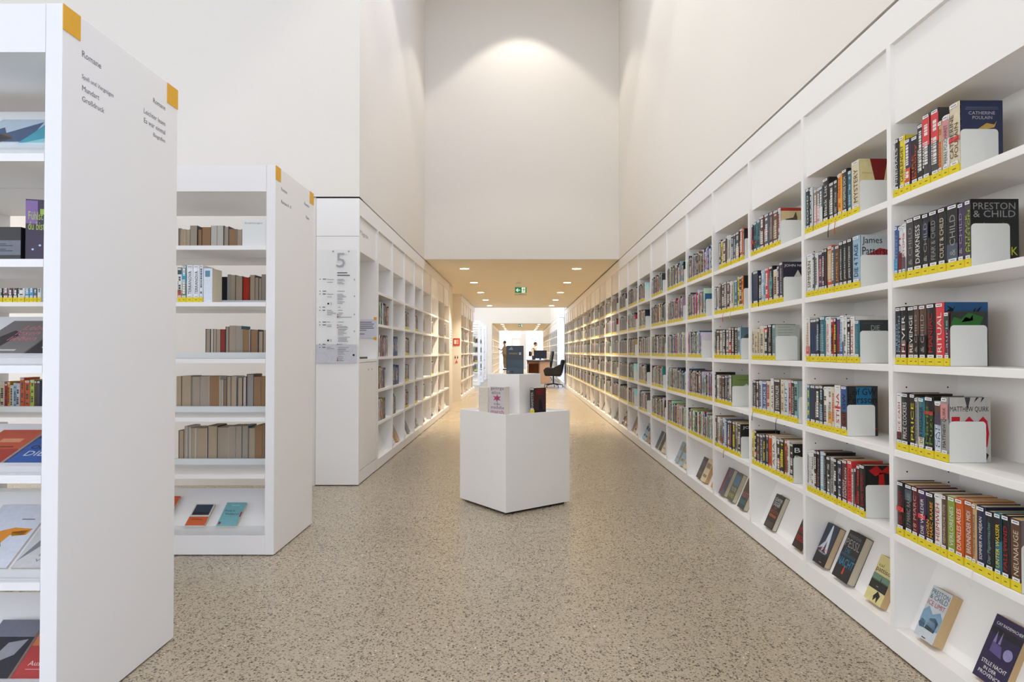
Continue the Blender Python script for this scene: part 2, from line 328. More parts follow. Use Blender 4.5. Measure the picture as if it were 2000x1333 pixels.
# ------------------------------------------------------------------ books
YEL = (226,205,46)
def book_parts(t, w, th, h, col, mb=None, spine=None, tc=None, bands=(), hard=True, labels=True, face=None, facecol=None, paper=(222,210,184), marks=True, joined=False, yellow=True):
    """local axes: spine on the plane x=0, cover width +x, thickness 0..th along +y (near board at y=0), height +z"""
    cv = MB() if mb is None else mb; X0 = cv.X
    b = .0022 if hard else .0008; g = .003 if hard else .0002; z0 = .0012
    fc = facecol or col
    cv.box(0, w, 0, b, z0, h, fc); cv.box(0, w, th-b, th, z0, h, col)
    if hard:       # softly rounded spine
        n = 5; arc = []
        for i in range(n+1):
            a = i/n; arc.append((-.0035*math.sin(PI*a), th*a))
        arc2 = [(x+.002, y) for x, y in arc]
        cv.outline(arc+arc2[::-1], (0, 0, z0), (1, 0, 0), (0, 1, 0), (0, 0, 1), h-z0, col)
        xs = -.0042
    else:
        cv.box(-.0005, b, 0, th, z0, h, col); xs = -.0012
    for z_0, z_1, c in bands: cv.quad((xs+.0002, .0004, h*z_0), (0, th-.0008, 0), (0, 0, h*(z_1-z_0)), c)
    lt = cv if (joined or not spine) else MB()
    if spine and tc:
        n = len(spine.split('\n'))
        lt.text(spine, (xs, th*(.22 if n == 1 else .1), h*.22), (0, 0, h*.62), (0, th*(.5 if n == 1 else .78), 0), tc)
    elif marks and tc:
        r = random.Random(int(h*99991+th*77777)); z = h*(.2+.1*r.random())
        while z < h*.86:
            l = .004+.009*r.random(); cv.quad((xs, th*.26, z), (0, 0, l), (0, th*.45, 0), tc); z += l+.0025+(.02 if r.random() < .12 else 0)
        if th > .02: 
            z = h*.25
            while z < h*.6: l = .003+.006*r.random(); cv.quad((xs, th*.78, z), (0, 0, l), (0, th*.14, 0), tc); z += l+.003
    pg = cv if joined else MB()
    pg.box(b*.9, w-g, b, th-b, z0+g, h-g, paper)
    yl = cv if joined else MB(); ys = cv if joined else MB()
    if labels:
        if yellow:
            yl.box(xs-.0006, .002 if hard else .001, -.0003, th+.0001, .0015, .028, YEL)
            yl.quad((xs-.0008, th*.3, .013), (0, th*.36, 0), (0, 0, .0026), (90,82,20))
            yl.quad((xs-.0005, th*.1, .0282), (0, th*.74, 0), (0, 0, .0105), (232,232,230)); yl.quad((xs-.0007, th*.25, .032), (0, th*.42, 0), (0, 0, .0018), (70,70,74))
        ys.quad((xs-.0005, th*.12, h-.0145), (0, th*.76, 0), (0, 0, .0105), (238,238,238)); ys.quad((xs-.0007, th*.22, h-.0102), (0, th*.54, 0), (0, 0, .0024), (64,70,90))
    if face: face(lt if lt is not cv else cv, w, h)
    if joined: return cv
    cv.build('cover', 'printed', t); pg.build('page_block', 'pages', t)
    if labels:
        if yl.v: yl.build('shelf_mark', 'matt', t)
        ys.build('title_sticker', 'matt', t)
    if lt is not cv and lt.v: lt.build('lettering', 'matt', t)
def F_text(items):
    """front cover print on the near board: (text, x, z, width, height, colour) as fractions; text None is a block"""
    def f(mb, w, h):
        for t, x, z, a, b, c in items:
            if t is None: mb.quad((w*x, -.0002, h*z), (w*a, 0, 0), (0, 0, h*b), c)
            elif t == 'disc': mb.cyl((w*x, -.0004, h*z), w*a, .0003, 20, ax='y', col=c)
            elif isinstance(t, tuple): mb.outline([(w*p, h*q) for p, q in t], (0, -.0002, 0), (1, 0, 0), (0, 0, 1), (0, -1, 0), .0001, c)
            else: mb.text(t, (w*x, -.0004, h*z), (w*a, 0, 0), (0, 0, h*b), c)
    return f
K, W_, RD = (20,20,22), (232,232,228), (190,22,44)
FACES = {
 'poulain': ((36,44,78), [('CATHERINE', .2, .80, .62, .045, (190,190,196)), ('POULAIN', .29, .735, .46, .045, (190,190,196)), (None, .14, .9, .74, .006, (120,126,150)), (None, .12, .875, .78, .006, (120,126,150)), (((.42,.6),(.62,.68),(.8,.66),(.86,.71),(.8,.62),(.64,.6),(.5,.56)), 0,0,0,0, (196,160,80)), (((.4,.58),(.75,.6),(.6,.5),(.45,.5)), 0,0,0,0, (24,26,44))]),
 'preston': ((14,14,15), [('PRESTON', .05, .845, .88, .10, (150,150,150)), ('& CHILD', .05, .73, .88, .10, (150,150,150)), ('K', .84, .17, .13, .12, (200,200,40)), (((.24,.62),(.34,.54),(.28,.66)), 0,0,0,0, (130,100,40)), (((.66,.66),(.74,.62),(.72,.56),(.68,.58)), 0,0,0,0, (130,100,40))]),
 'birds': ((24,84,134), [(None, 0, 0, 1, .55, (22,24,22)), (((.0,.83),(.12,.9),(.04,.95),(.2,.9),(.24,.95),(.2,.86)), 0,0,0,0, (16,20,30)), (((.62,.83),(.72,.92),(.7,.85),(.86,.94),(.78,.84)), 0,0,0,0, (16,20,30)), (((.2,.72),(.42,.8),(.36,.7)), 0,0,0,0, (16,20,30))]),
 'jungle': ((44,50,44), [(((.0,.72),(.1,.9),(.3,.86),(.5,.98),(.9,.9),(.8,.75),(.5,.72)), 0,0,0,0, (52,110,50)), (None, 0, .66, 1, .05, (110,40,52)), (None, .42, .675, .36, .02, (190,120,124)), (((.3,.8),(.42,.9),(.5,.82),(.6,.94),(.62,.84)), 0,0,0,0, (20,34,22))]),
 'quirk': ((186,184,180), [('MATTHEW QUIRK', .03, .77, .93, .09, K), ('500', .03, .18, .93, .53, RD), ('DIE', .17, .62, .12, .03, W_), (((.38,1),(.52,1),(.45,.8)), 0,0,0,0, (70,70,72)), (((.66,1),(.72,1),(.6,.92)), 0,0,0,0, (50,50,52)), (((.8,1),(.86,1),(.76,.92)), 0,0,0,0, (50,50,52)), (((.8,.08),(.9,.15),(.95,.12),(.88,.02)), 0,0,0,0, (40,40,42))]),
 'nine': ((120,110,108), [('TILL', .1, .82, .5, .12, W_), ('NEUN', .15, .5, .8, .14, (214,180,110))]),
 'mystery': ((214,200,146), [(((.32,1),(.86,1),(.72,.52),(.5,.52)), 0,0,0,0, (122,30,26)), ('STEFANO', .08, .72, .3, .03, (150,130,90)), (((0,.5),(.2,.44),(0,.38)), 0,0,0,0, (122,30,26))]),
 'james': ((186,196,200), [(((0,.55),(.6,.75),(1,.7),(1,0),(0,0)), 0,0,0,0, (176,52,58)), ('James', .06, .80, .62, .16, K), ('Patterson', .06, .62, .98, .15, K), ('D', .06, .44, .2, .13, W_), ('4', .06, .25, .14, .13, W_)]),
 'die': ((50,56,56), [('DIE', .38, .76, .3, .12, (160,170,168)), (None, .1, .92, .7, .01, (90,96,94))]),
 'persson': ((30,34,38), [(None, .3, .5, .5, .48, (34,110,150)), ('Leif GW', .04, .82, .92, .13, (16,18,22)), ('Persson', .04, .66, .92, .14, (16,18,22)), (None, .86, .14, .12, .02, (180,50,30))]),
 'dorf': ((16,14,15), [(((.1,.9),(.35,1),(.5,.9),(.7,1),(1,.9),(1,.8),(.6,.86),(.3,.8)), 0,0,0,0, (180,30,30)), (((.42,.86),(.56,.86),(.6,.5),(.38,.5)), 0,0,0,0, (190,30,26))]),
 'castle': ((206,186,140), [(None, 0, .92, 1, .08, (166,40,34)), (((.2,.7),(.5,.74),(.6,.9),(.66,.74),(.66,.6),(.2,.6)), 0,0,0,0, (86,70,48))]),
 'niven': ((38,38,56), [('JOHN NIVEN', .04, .86, 1.0, .08, W_), (((.4,.6),(.58,.8),(.76,.6)), 0,0,0,0, (206,206,196))]),
 'pale': ((176,184,174), [(None, .1, .93, .5, .012, (120,126,118)), (None, .1, .85, .6, .012, (130,136,128)), (None, .1, .77, .6, .012, (130,136,128)), (None, .1, .70, .5, .012, (130,136,128))]),
 'teal': ((170,186,184), [(None, .4, .4, .4, .12, (150,70,60))]),
 'bad': ((20,20,20), [('B A', .05, .78, .7, .12, W_), ('D O', .05, .58, .7, .12, W_), ('disc', .25, .36, .16, 0, (170,190,40))]),
 'green': ((112,134,70), [(((.3,.55),(.7,.72),(1.0,.58)), 0,0,0,0, (200,204,196)), (None, .25, .84, .6, .02, (76,96,44))]),
 'jon': ((22,22,23), [('JO NES', .1, .84, .9, .1, W_)]),
 'lake': ((92,118,130), [(((0,.6),(.3,.8),(.6,.7),(1,.85),(1,.6)), 0,0,0,0, (60,78,76)), ('M', .4, .74, .2, .1, (200,200,150))]),
 'black': ((26,26,28), []),
}
SH = ['top', 'second', 'third', 'fourth', 'fifth']
def right_book(bay, row, i, n, y_far, y_near, ht, col, spine, tcs, bands, face, width):
    th = y_far-y_near-.0004
    hard = R.random() < .55
    feat = ''
    if spine and tcs: feat = f' with {CN.get(tcs, "pale")} lettering'
    elif bands: feat = f' with {CN.get(bands[-1][2], "pale")} patch'
    lab = f'{CN[col]} book{feat}, {ORD[i]} from left on {SH[row]} shelf, {bay_name(bay)} right-wall bay'
    t = thing('book', lab, 'book', (XR+.012, y_near+.0002, ZS[row]), 0, f'books on the {SH[row]} shelf of the {bay_name(bay)} right bay')
    fcn, fcol = None, None
    if face: fcol, items = FACES[face]; fcn = F_text(items)
    tc = P[tcs] if tcs else ((200,200,200) if sum(P[col]) < 330 else (70,66,64))
    book_parts(t, width, th, ht, P[col], spine=spine.replace('/', '\n') if spine else None, tc=tc, bands=[(a, b, P[c]) for a, b, c in bands], hard=hard, face=fcn, facecol=fcol,
               paper=(224,206,172) if R.random() < .6 else (214,182,138))
    return t
def bookend(bay, row, y, x=0):
    t = thing('bookend', f'white metal bookend on the {SH[row]} shelf of the {bay_name(bay)} right-wall bay', 'bookend', (XR+.012+x, y, ZS[row]), 0, 'white bookends on the right wall')
    w, h, r = .122, .138, .012; pts = [(0, .0016), (w, .0016)]
    for cx, cz, a0 in ((w-r, h-r, 0), (r, h-r, PI/2)): pts += [(cx+r*math.cos(a0+PI/2*j/4), cz+r*math.sin(a0+PI/2*j/4)) for j in range(5)]
    MB().outline(pts, (0, 0, 0), (1, 0, 0), (0, 0, 1), (0, -1, 0), .0018).build('upright_plate', 'steel', t)
    MB().box(.01, .11, 0, .08, .0001, .0009).build('foot', 'steel', t)
# rows: crop origin x, origin y, scale | x0 x1 ytop colour [text [textcolour]] [bands as z0-z1-colour]
ROWS = {
(0,0): (1720,150,5.332, 'poulain', '''120 165 690 w ENDGÜLTIG k;165 212 655 k NIEMALS w;215 272 625 y GEBLENDET k;272 333 655 p - w .2-.45-o;335 403 625 k FIRE/Bobby o;403 460 495 k - w;462 540 400 d - w .55-.96-j;543 625 350 d - w .55-.96-j;620 668 465 a - o;670 738 410 w PIERRE_POUCHAIRET k .62-.92-i;740 850 295 c CATHERINE/POULAIN B .45-.52-j'''),
(0,1): (1720,370,6.664, 'preston', '''155 245 500 b TERRY/PRATCHETT l .1-.4-u;250 298 485 L BLUT r .1-.5-m;298 345 455 w ANATOMIE r .0-.4-s;352 440 390 d &_CHILD G;445 560 355 k DARKNESS w;562 648 325 k &_CHILD G .6-.85-n;650 765 292 k FEAR_&_CHILD G;768 870 252 k CULT_&_CHILD c;875 1020 215 k &_CHILD G .15-.4-s;1028 1108 185 p &_CHILD G;1110 1190 145 d ATTACK/PRESTON q'''),
(0,2): (1720,560,6.664, 'jungle', '''180 265 275 k CREDO/PRESTON l;267 350 265 k FEVER w .14-.4-m;355 438 262 k REVENGE w .14-.35-B;440 503 248 B &_CHILD G .15-.5-k;510 600 243 B &_CHILD G .15-.5-k;605 720 228 k MANIAC r;722 835 215 j RITUAL w;838 905 330 m Laurie l .66-.95-E'''),
(0,3): (1720,740,6.664, 'quirk', '''205 265 185 w PRICE_CASH r .18-.32-k;268 365 180 k PRICE_CLOCKERS w;370 442 190 k PRICE y;445 490 240 G - g;493 570 240 t DER_PASSAGIER k .16-.32-c;573 690 225 k Mario/Puzo e .7-.76-r;695 778 290 L CATHI/UNGER b .6-.95-B;785 880 235 G MATTHEW_QUIRK k .66-.9-i'''),
(0,4): (1720,920,5.332, 'nine', '''163 235 95 k DIE_NACHT r .45-.53-j;240 315 125 k 17_MARC_RAABE G .7-.9-s;318 382 150 m 18_MARC i;385 460 178 p DIE_WÄLDER w .48-.56-j;462 548 205 k HORN/MARC_RAABE v;550 622 225 w HEIMWEH r;625 680 235 B GEFÄHRLICHE_CÔTE c;683 758 250 h VERLORENES w;765 850 270 o DUNKLES_ARLES w;855 940 290 f BRENNENDER_MIDI w;935 985 325 a TÖDLICHE_CAMARGUE k;985 1080 345 n SOMMER_IN_MÉJEAN w;1080 1165 400 k Der_Papiermacher T;1170 1245 420 t UNTER_WASSER y .6-.95-k;1248 1330 440 k FALLWIND r;1335 1440 480 B NEUNAUGE c'''),
(1,0): (1540,300,6.664, 'mystery', '''195 240 490 t Kythia q;240 290 465 k GOOD w;292 330 450 L BLAU k;345 380 470 z - w .1-.6-i;382 420 450 g - w .1-.55-i;422 465 430 s - w .1-.5-L;465 540 335 k Black_List w;543 602 385 k - w;605 650 350 k - G;658 715 270 v - o;718 785 215 k ICH_VERMISSE_DICH w;790 835 225 t - l;838 940 115 c MYSTERY B'''),
(1,1): (1540,450,4.936, 'james', '''150 182 255 z - w;182 237 240 w SIMMERN k;240 262 235 s - w;264 292 225 w - g;294 333 210 p - i;335 358 185 k - w;358 382 180 k JAMES_PATTERSON r;383 425 155 o - c .3-.9-a;427 452 160 s - w;454 495 150 B JAMES_15 v;500 538 115 k JAMES_PATTERSON w;538 577 100 k JAMES_PATTERSON w;578 625 85 k JAMES_PATTERSON w;627 700 65 l DIE_4_TAGE k'''),
(1,2): (1540,450,4.936, 'die', '''160 208 845 w - a .1-.35-j;210 272 860 n JAMES b;273 305 850 k - l;307 360 835 t - T;362 412 840 w JAMES_PATTERSON r;415 443 855 r - k;445 468 850 k - y;470 500 830 b - r .2-.5-m;500 535 825 w - l .15-.45-b;537 565 840 w - g;568 598 850 k - w;600 640 835 w RACHEL r;642 690 870 t DIE_ABTEILUNG T'''),
(1,3): (1540,700,6.664, 'persson', '''210 275 335 t - y .05-.2-n;280 345 345 n Der_Mann s;345 402 350 k - w;405 455 350 k - l .15-.4-s;457 508 370 w - B;510 560 370 w - z .15-.45-v;562 595 375 c - o;597 675 350 w STINA r .52-.57-j;678 755 355 b Leif_GW k .1-.48-m'''),
(1,4): (1540,860,7.405, 'dorf', '''245 270 150 b - w;272 300 145 w - g;300 325 143 w - G;327 362 140 w - g;365 405 140 m - w .5-.95-k;407 450 150 k EINE_PANNE G;452 500 155 l - w;503 545 165 k ERIC_BERG G;548 600 225 g FITS w .5-.95-k;600 645 235 G CARLA_RAUCH k;648 695 255 k - w;698 755 280 n FITS w;762 835 270 m SIMON/NAPOLEON w;838 905 280 j TOTE_LEBEN m;908 940 400 g - w;940 965 400 r - k .4-.95-k;970 1020 350 k - r;1022 1100 340 k DAS_DORF r'''),
(2,0): (1370,400,6.348, 'castle', '''625 655 255 k - r .4-.5-j;657 697 225 t - k .35-.4-j;697 735 195 t - k;738 790 150 m - w;793 848 125 s - w .48-.53-j;850 895 100 m - G;898 955 80 B - c;960 990 50 L - r'''),
(2,1): (1370,400,6.348, 'niven', '''600 640 855 n - l;643 705 835 n JAMES b;718 745 880 d - w;747 795 820 l - w .3-.55-u;798 842 790 j - w;845 895 770 k - T .4-.7-t;898 945 810 c - m;948 975 765 p - w;978 1020 720 d JOHN_NIVEN w'''),
(2,2): (1370,600,6.667, 'pale', '''635 662 290 w - g;668 700 285 c - z;702 733 288 c - z;735 765 288 c - z;768 818 250 c - g;822 872 240 k - w .8-.9-j;875 922 230 k - G;925 965 235 T - g'''),
(2,3): (1370,600,6.667, 'teal', '''645 672 960 d - w;675 718 950 k CHARLOTTE w;720 750 960 B - w;752 788 960 L - b;790 848 965 b LINKS w;850 898 960 c - r;900 940 930 w ADLER k;942 1025 935 k STERNTALER w;1030 1075 945 c - z;1078 1130 950 L KNUT b;1133 1165 950 i - m;1167 1205 950 k MAGNUSSON w;1207 1260 960 T - k'''),
(2,4): (1370,790,5.333, 'bad', '''525 548 265 y - g;550 575 265 k - w .3-.4-j;577 605 300 B - G;607 640 310 s KÖLN w;643 665 310 k - y;667 695 310 k - G;697 728 315 o - r;730 775 325 w ASIA g;778 815 350 k - w .35-.42-j;818 860 355 k - y;862 885 370 o - k;887 912 375 w - g;914 950 400 k - w'''),
(3,0): (1240,440,4.4417, 'black', '''733 752 135 n - w;752 766 140 y - k;767 800 130 B - w;803 818 95 w - g;819 837 92 w - g;840 858 85 n - w;858 880 78 n - l;883 912 65 d - w .2-.5-a;918 945 35 o - w;947 955 30 d - w'''),
(3,1): (1240,440,4.4417, 'black', '''677 695 540 l - w;697 712 540 d - w;714 728 545 w - g;730 755 520 B - G;757 778 505 d - w;780 800 495 g - w;802 823 490 m - w;825 842 490 w - g;843 860 490 c - g;862 893 480 t - l;895 907 450 y - k;908 930 450 m - w;931 946 440 o - y'''),
(3,2): (1240,440,4.4417, 'lake', '''677 712 910 E - G;714 738 915 B - w .1-.3-v;740 765 915 G - w;768 790 910 k - w;792 815 910 g - w;817 843 890 m - w .1-.5-r;845 865 890 k - w;867 890 890 k MUSSO w;892 920 890 l - E'''),
(3,3): (1240,700,4.3, 'green', '''663 685 115 k - w;687 705 140 w - g;707 733 145 B - G;735 757 150 k - G;759 780 145 p - G;782 791 145 d - w;793 815 140 g - w .3-.9-G'''),
(3,4): (1240,700,4.3, 'jon', '''672 690 480 B - w;692 712 490 w - g;714 735 500 G - k .2-.4-o;737 755 500 L - b;757 775 510 b - w;777 792 520 k - w .1-.5-r;794 815 520 k - g;817 840 530 k - y;842 858 535 G - k;860 886 545 k - w'''),
}
for (bay, row), (ox, oy, s, face, txt) in ROWS.items():
    XS = XR+.012; recs = txt.split(';'); n = len(recs); lim = right_y0(bay)+RP-.0285; last = lim
    for i, r in enumerate(recs):
        q = r.split(); x0, x1, yt = (float(v) for v in q[:3]); col = q[3]
        sp = q[4] if len(q) > 4 and q[4] != '-' else None; tcs = q[5] if len(q) > 5 else None; bands = []
        for b_ in q[6:]:
            a, b2, c = b_.split('-'); bands.append((float(a), float(b2), c))
        yf = F*XS/(ox+x0/s-VX); yn = F*XS/(ox+x1/s-VX)
        ht = H+(VY-(oy+yt/s))*yf/F-ZS[row]
        ht = max(.165, min(.255, ht)); yf = min(yf, last); 
        if yf-yn < .006: yn = yf-.006
        fa = face if i == n-1 else ('birds' if (bay, row, i) == (0, 2, 6) else None)
        wd = .138 if ht > .2 else .122
        if face == 'preston' and i == n-1: wd = .152
        if fa == 'birds': wd = .15
        right_book(bay, row, i, n, yf, yn, ht, col, sp.replace('_', ' ') if sp else None, tcs, bands, fa, wd+R.uniform(-.004, .004))
        last = yn
    bookend(bay, row, last-.001)

# ------------------------------------------------------------------ face-out books on the slanted boards of the right wall
TILT = math.atan2(.33, .143)
def display_book(name, label, X, y0, w, h, th, col, items, side=1, paper=(206,176,132), group=None, hard=False, tilt=TILT, z=.1, rz=0):
    """a book lying with its back on a slanted board, front cover out; X is where the board begins"""
    t = thing(name, label, 'book', (0, 0, 0), 0, group)
    # book local: spine x=0 at the far side, near board is the front cover
    t.rotation_euler = Euler((0, 0, 0))
    # local x (cover width) -> world -Y, local y (into book) -> board normal inward, local z -> up the slope
    ux = Vector((0, -1, 0)); uz = Vector((math.cos(tilt), 0, math.sin(tilt))); uy = uz.cross(ux)
    Mx = Matrix((ux, uy, uz)).transposed().to_4x4()
    Mx.translation = Vector((X, y0, z))-uy*(th+.0006)
    t.matrix_world = Mx
    book_parts(t, w, th, h, col, tc=None, marks=False, labels=False, hard=hard, face=F_text(items), paper=paper)
    return t
XB = XR+.060; GD = 'face-out books on the slanted bottom boards of the right wall'
display_book('book', 'pale grey thriller with red title and icy mountains, face out, closest slanted board', XB, 2.40, .105, .19, .042, (196,204,208),
    [('PRESTON', .05, .86, .9, .09, (60,64,72)), ('& CHILD', .05, .76, .9, .09, (60,64,72)), ('ICE LIMIT', .05, .64, .88, .09, (190,40,44)), (((0,.5),(.2,.62),(.5,.5),(.8,.6),(1,.5),(1,.25),(.7,.2),(0,.3)), 0,0,0,0, (126,160,184)),
     (((.35,.2),(.45,.42),(.7,.47),(.9,.4),(.85,.2)), 0,0,0,0, (62,66,70)), (((0,.25),(.1,.35),(.3,.33),(.35,.2),(.1,.18)), 0,0,0,0, (60,96,124)), (None, .4, .03, .2, .02, (70,40,40))], group=GD)
display_book('book', 'dark purple paperback with night village cover at the right edge of the closest slanted board', XB, 2.115, .13, .21, .024, (42,34,70),
    [('CAY RADEMACHER', .1, .86, .85, .045, W_), (None, 0, .72, 1, .1, (24,22,34)), (((.2,.6),(.24,.78),(.3,.6)), 0,0,0,0, (140,130,180)), (((.36,.6),(.4,.79),(.44,.6)), 0,0,0,0, (140,130,180)), (((.2,.45),(.2,.6),(.5,.58),(.6,.42)), 0,0,0,0, (96,84,140)), ('disc', .75, .52, .14, 0, (150,144,190)),
     ('STILLE NACHT', .1, .25, .8, .06, W_), ('IN DER', .24, .17, .4, .05, W_), ('PROVENCE', .12, .09, .7, .055, W_)], group=GD)
display_book('book', 'dark blue hardback with white beam and red title, face out, second slanted board', XB, 3.245, .118, .205, .034, (40,50,66),
    [(None, 0, 0, 1, .28, (22,20,24)), (((.3,.3),(.45,.95),(.5,1),(.56,.95),(.8,.3),(.6,.34),(.5,.6),(.42,.36)), 0,0,0,0, (214,220,226)), (((.0,.34),(.45,.62),(.3,.4)), 0,0,0,0, (200,208,214)), ('Das Komplott', .1, .33, .8, .09, (200,40,44)), ('THRILLER', .15, .27, .6, .035, W_), (None, .5, .06, .2, .015, W_)], group=GD, hard=True, paper=(210,184,150))
display_book('book', 'black hardback with grey and blue lettering, middle of the second slanted board', XB, 3.035, .138, .225, .04, (34,34,36),
    [('MARISHA', .1, .86, .75, .07, (120,120,122)), ('PESSL', .05, .66, .9, .17, (150,150,152)), ('DIE', .2, .55, .3, .08, (40,130,170)), ('AMERIKANISCHE', .05, .47, .88, .06, (40,110,150)), ('NACHT', .03, .27, .95, .17, (50,140,180)), (((.48,.12),(.5,.27),(.56,.27),(.58,.12)), 0,0,0,0, (190,60,40))], group=GD, hard=True, paper=(196,186,166))
display_book('book', 'cream paperback with green landscape and black title, face out, second slanted board', XB, 2.765, .122, .195, .032, (216,204,140),
    [(None, 0, .45, 1, .15, (110,140,120)), (None, 0, .27, 1, .2, (40,40,38)), ('cal', .1, .76, .3, .07, (90,84,60)), ('pattison', .05, .62, .98, .13, K), (((.3,.02),(.6,.27),(.8,.2),(.7,.02),(.62,.14),(.5,.04),(.45,.14)), 0,0,0,0, (26,26,24)), (None, .4, .34, .12, .015, W_), (((.5,.47),(.53,.58),(.56,.47)), 0,0,0,0, (40,50,44))], group=GD)
display_book('book', 'dark brown hardback with white and orange lettering alone on the third slanted board', XB, 3.905, .125, .205, .03, (44,38,36),
    [('GÜNTER', .1, .80, .8, .12, W_), ('OGGER', .12, .66, .72, .12, W_), ('DIE', .35, .57, .3, .06, (170,90,40)), ('DIKTATUR', .06, .44, .9, .1, (170,90,40)), (None, .1, .33, .8, .08, (150,78,36)), (None, .1, .05, .8, .15, (70,66,64))], group=GD, hard=True, paper=(206,198,180))
display_book('book', 'black book with red lettering half hidden at the end of the third slanted board', XB, 3.50, .12, .205, .03, (40,28,28),
    [('MORD', .1, .4, .8, .16, (190,30,34)), ('REGEL', .1, .2, .8, .14, (190,30,34))], group=GD, hard=True)
for y0, col, cn, it in ((4.785, (104,92,100), 'mauve grey', [(None, 0, .1, .4, .8, (120,56,70)), (None, .5, .2, .4, .5, (70,74,90))]), (4.60, (96,96,84), 'olive and blue', [(None, .05, .55, .9, .35, (84,124,150)), ('TOTE', .1, .35, .8, .12, (200,196,170)), ('HUND', .1, .12, .8, .14, (190,190,90))]), (4.375, (46,62,68), 'teal and pink', [(None, 0, .5, 1, .5, (70,60,56)), ('KÜSTE', .08, .38, .9, .2, (206,120,120)), (None, 0, .15, 1, .15, (60,100,104))])):
    display_book('book', f'{cn} book lying face out on the fourth slanted board', XB, y0, .12, .205, .034, col, it, group=GD, hard=True, paper=(204,194,168))

# ------------------------------------------------------------------ distant books: one object that nobody would count
dist = MB()
PALR = 'k k k d d n n B g G w w w c c L s z z m t r l E b g x'.split()
GREY = 'd g G w c L z x B x z c w'.split()
def blend(c, f): return tuple(int(v) for v in c)
def shelf_run(mat, length, z, fill, pal, yellow=True, bookend_cb=None, lod=1, tallv=.03):
    """books from y=0 downwards (towards -y local) with the spine on the local plane x=0"""
    y = 0; end = -length*fill
    while y > end:
        th = R.choice((.013, .017, .02, .024, .028, .034)); hh = R.choice((.19, .2, .205, .21, .215, .22))+R.uniform(-.006, .008)
        if R.random() < .12: hh -= .02
        col = P[R.choice(pal)]; col = tuple(max(8, min(245, int(v*R.uniform(.8, 1.2)))) for v in col)
        y -= th+.0006
        dist.X = mat @ Matrix.Translation((0, y, z)); tc = (206,204,200) if sum(col) < 350 else (84,80,78)
        if lod == 1:
            bands = []
            if R.random() < .35: a = R.uniform(.15, .6); bands = [(a, a+R.uniform(.06, .35), P[R.choice('r w k t a b o i'.split())])]
            book_parts(None, .13, th, hh, col, mb=dist, tc=tc if R.random() < .8 else None, bands=bands, joined=True, labels=yellow, hard=R.random() < .5)
        else:
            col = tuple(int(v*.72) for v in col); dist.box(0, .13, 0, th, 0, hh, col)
            if yellow: dist.box(-.0008, 0, 0, th, .001, .027, YEL)
            dist.quad((-.0008, th*.15, hh-.013), (0, th*.7, 0), (0, 0, .01), (230,230,230))
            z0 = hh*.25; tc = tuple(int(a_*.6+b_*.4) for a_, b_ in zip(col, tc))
            while z0 < hh*.8: l = R.uniform(.006, .016); dist.quad((-.0008, th*.36, z0), (0, th*.28, 0), (0, 0, l), tc); z0 += l+.004+(.02 if R.random() < .12 else 0)
    dist.X = Matrix.Identity(4)
    return y
for k in range(4, 25):
    for row in range(5):
        fill = R.choice((.55, .65, .72, .8, .85, .97, .97)) if k < 16 else R.choice((.7, .85, .95))
        yf = right_y0(k)+RP-.030
        if k == 7 and row == 0: fill = .5
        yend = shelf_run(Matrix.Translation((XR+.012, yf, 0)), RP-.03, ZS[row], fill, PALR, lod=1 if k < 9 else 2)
        if fill < .9 and k < 17: bookend(k, row, yf+yend-.001)
def slant_run(mat, length, lod, dens=.75):
    """books lying face out on the slanted board"""
    y = -.03
    while y > -length+.15:
        if R.random() < dens:
            w, h, th = R.uniform(.11, .135), R.uniform(.18, .21), R.uniform(.018, .035)
            ux = Vector((0, -1, 0)); uz = Vector((math.cos(TILT), 0, math.sin(TILT))); uy = uz.cross(ux)
            Mx = Matrix((ux, uy, uz)).transposed().to_4x4(); Mx.translation = Vector((.060, y, .1))-uy*(th+.0006)
            dist.X = mat @ Mx; c = P[R.choice('k d w c G l z a z s B m g'.split())]; c2 = P[R.choice('w k d g c z s G'.split())]
            book_parts(None, w, th, h, c, mb=dist, tc=None, marks=False, labels=False, hard=R.random() < .5, joined=True, paper=R.choice([(206,176,132), (214,206,186), (196,160,112)]),
                       face=F_text([(None, .1, .6, .8, .22, c2), (None, .15, .2, .7, .12, c2)]))
            y -= w+R.uniform(.02, .07)
        else: y -= .12
    dist.X = Matrix.Identity(4)
for k in range(4, 25): slant_run(Matrix.Translation((XR, right_y0(k)+RP-.03, 0)), RP-.03, 1, .85)
RZ = Matrix.Rotation(PI, 4, 'Z')
# left wall: books start at the near end of each bay
LPAL = 'm m B d k w G c s p z'.split(); LP2 = 'n n b b p d'.split()
fillL = {0: (.8,.72,.6,.6), 1: (0,.5,.6,.35), 2: (.55,.55,.5,.5), 3: (.5,.3,.25,.5), 4: (.3,.25,.2,.4), 5: (.4,.3,.45,.35), 6: (.3,.4,.4,.3), 7: (.5,.6,.3,.2)}
for i in range(8):
    y0 = LU[i]+.03; L_ = LU[i+1]-LU[i]-.03
    for r_, f in enumerate(fillL[i]):
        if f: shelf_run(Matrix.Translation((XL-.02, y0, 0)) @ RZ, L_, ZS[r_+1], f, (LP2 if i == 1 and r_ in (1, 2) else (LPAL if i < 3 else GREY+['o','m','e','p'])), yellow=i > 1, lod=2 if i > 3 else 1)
    if i < 7: slant_run(Matrix.Translation((XL, LU[i+1]-.01, 0)) @ RZ @ Matrix.Translation((0, L_, 0)), L_, 1, .7)
for i in range(6):
    for r_ in range(1, 5):
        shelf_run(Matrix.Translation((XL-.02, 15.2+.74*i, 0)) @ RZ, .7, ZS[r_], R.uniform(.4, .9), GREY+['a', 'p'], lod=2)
    slant_run(Matrix.Translation((XL, 15.17+.74*(i+1), 0)) @ RZ @ Matrix.Translation((0, .7, 0)), .7, 2, .9)
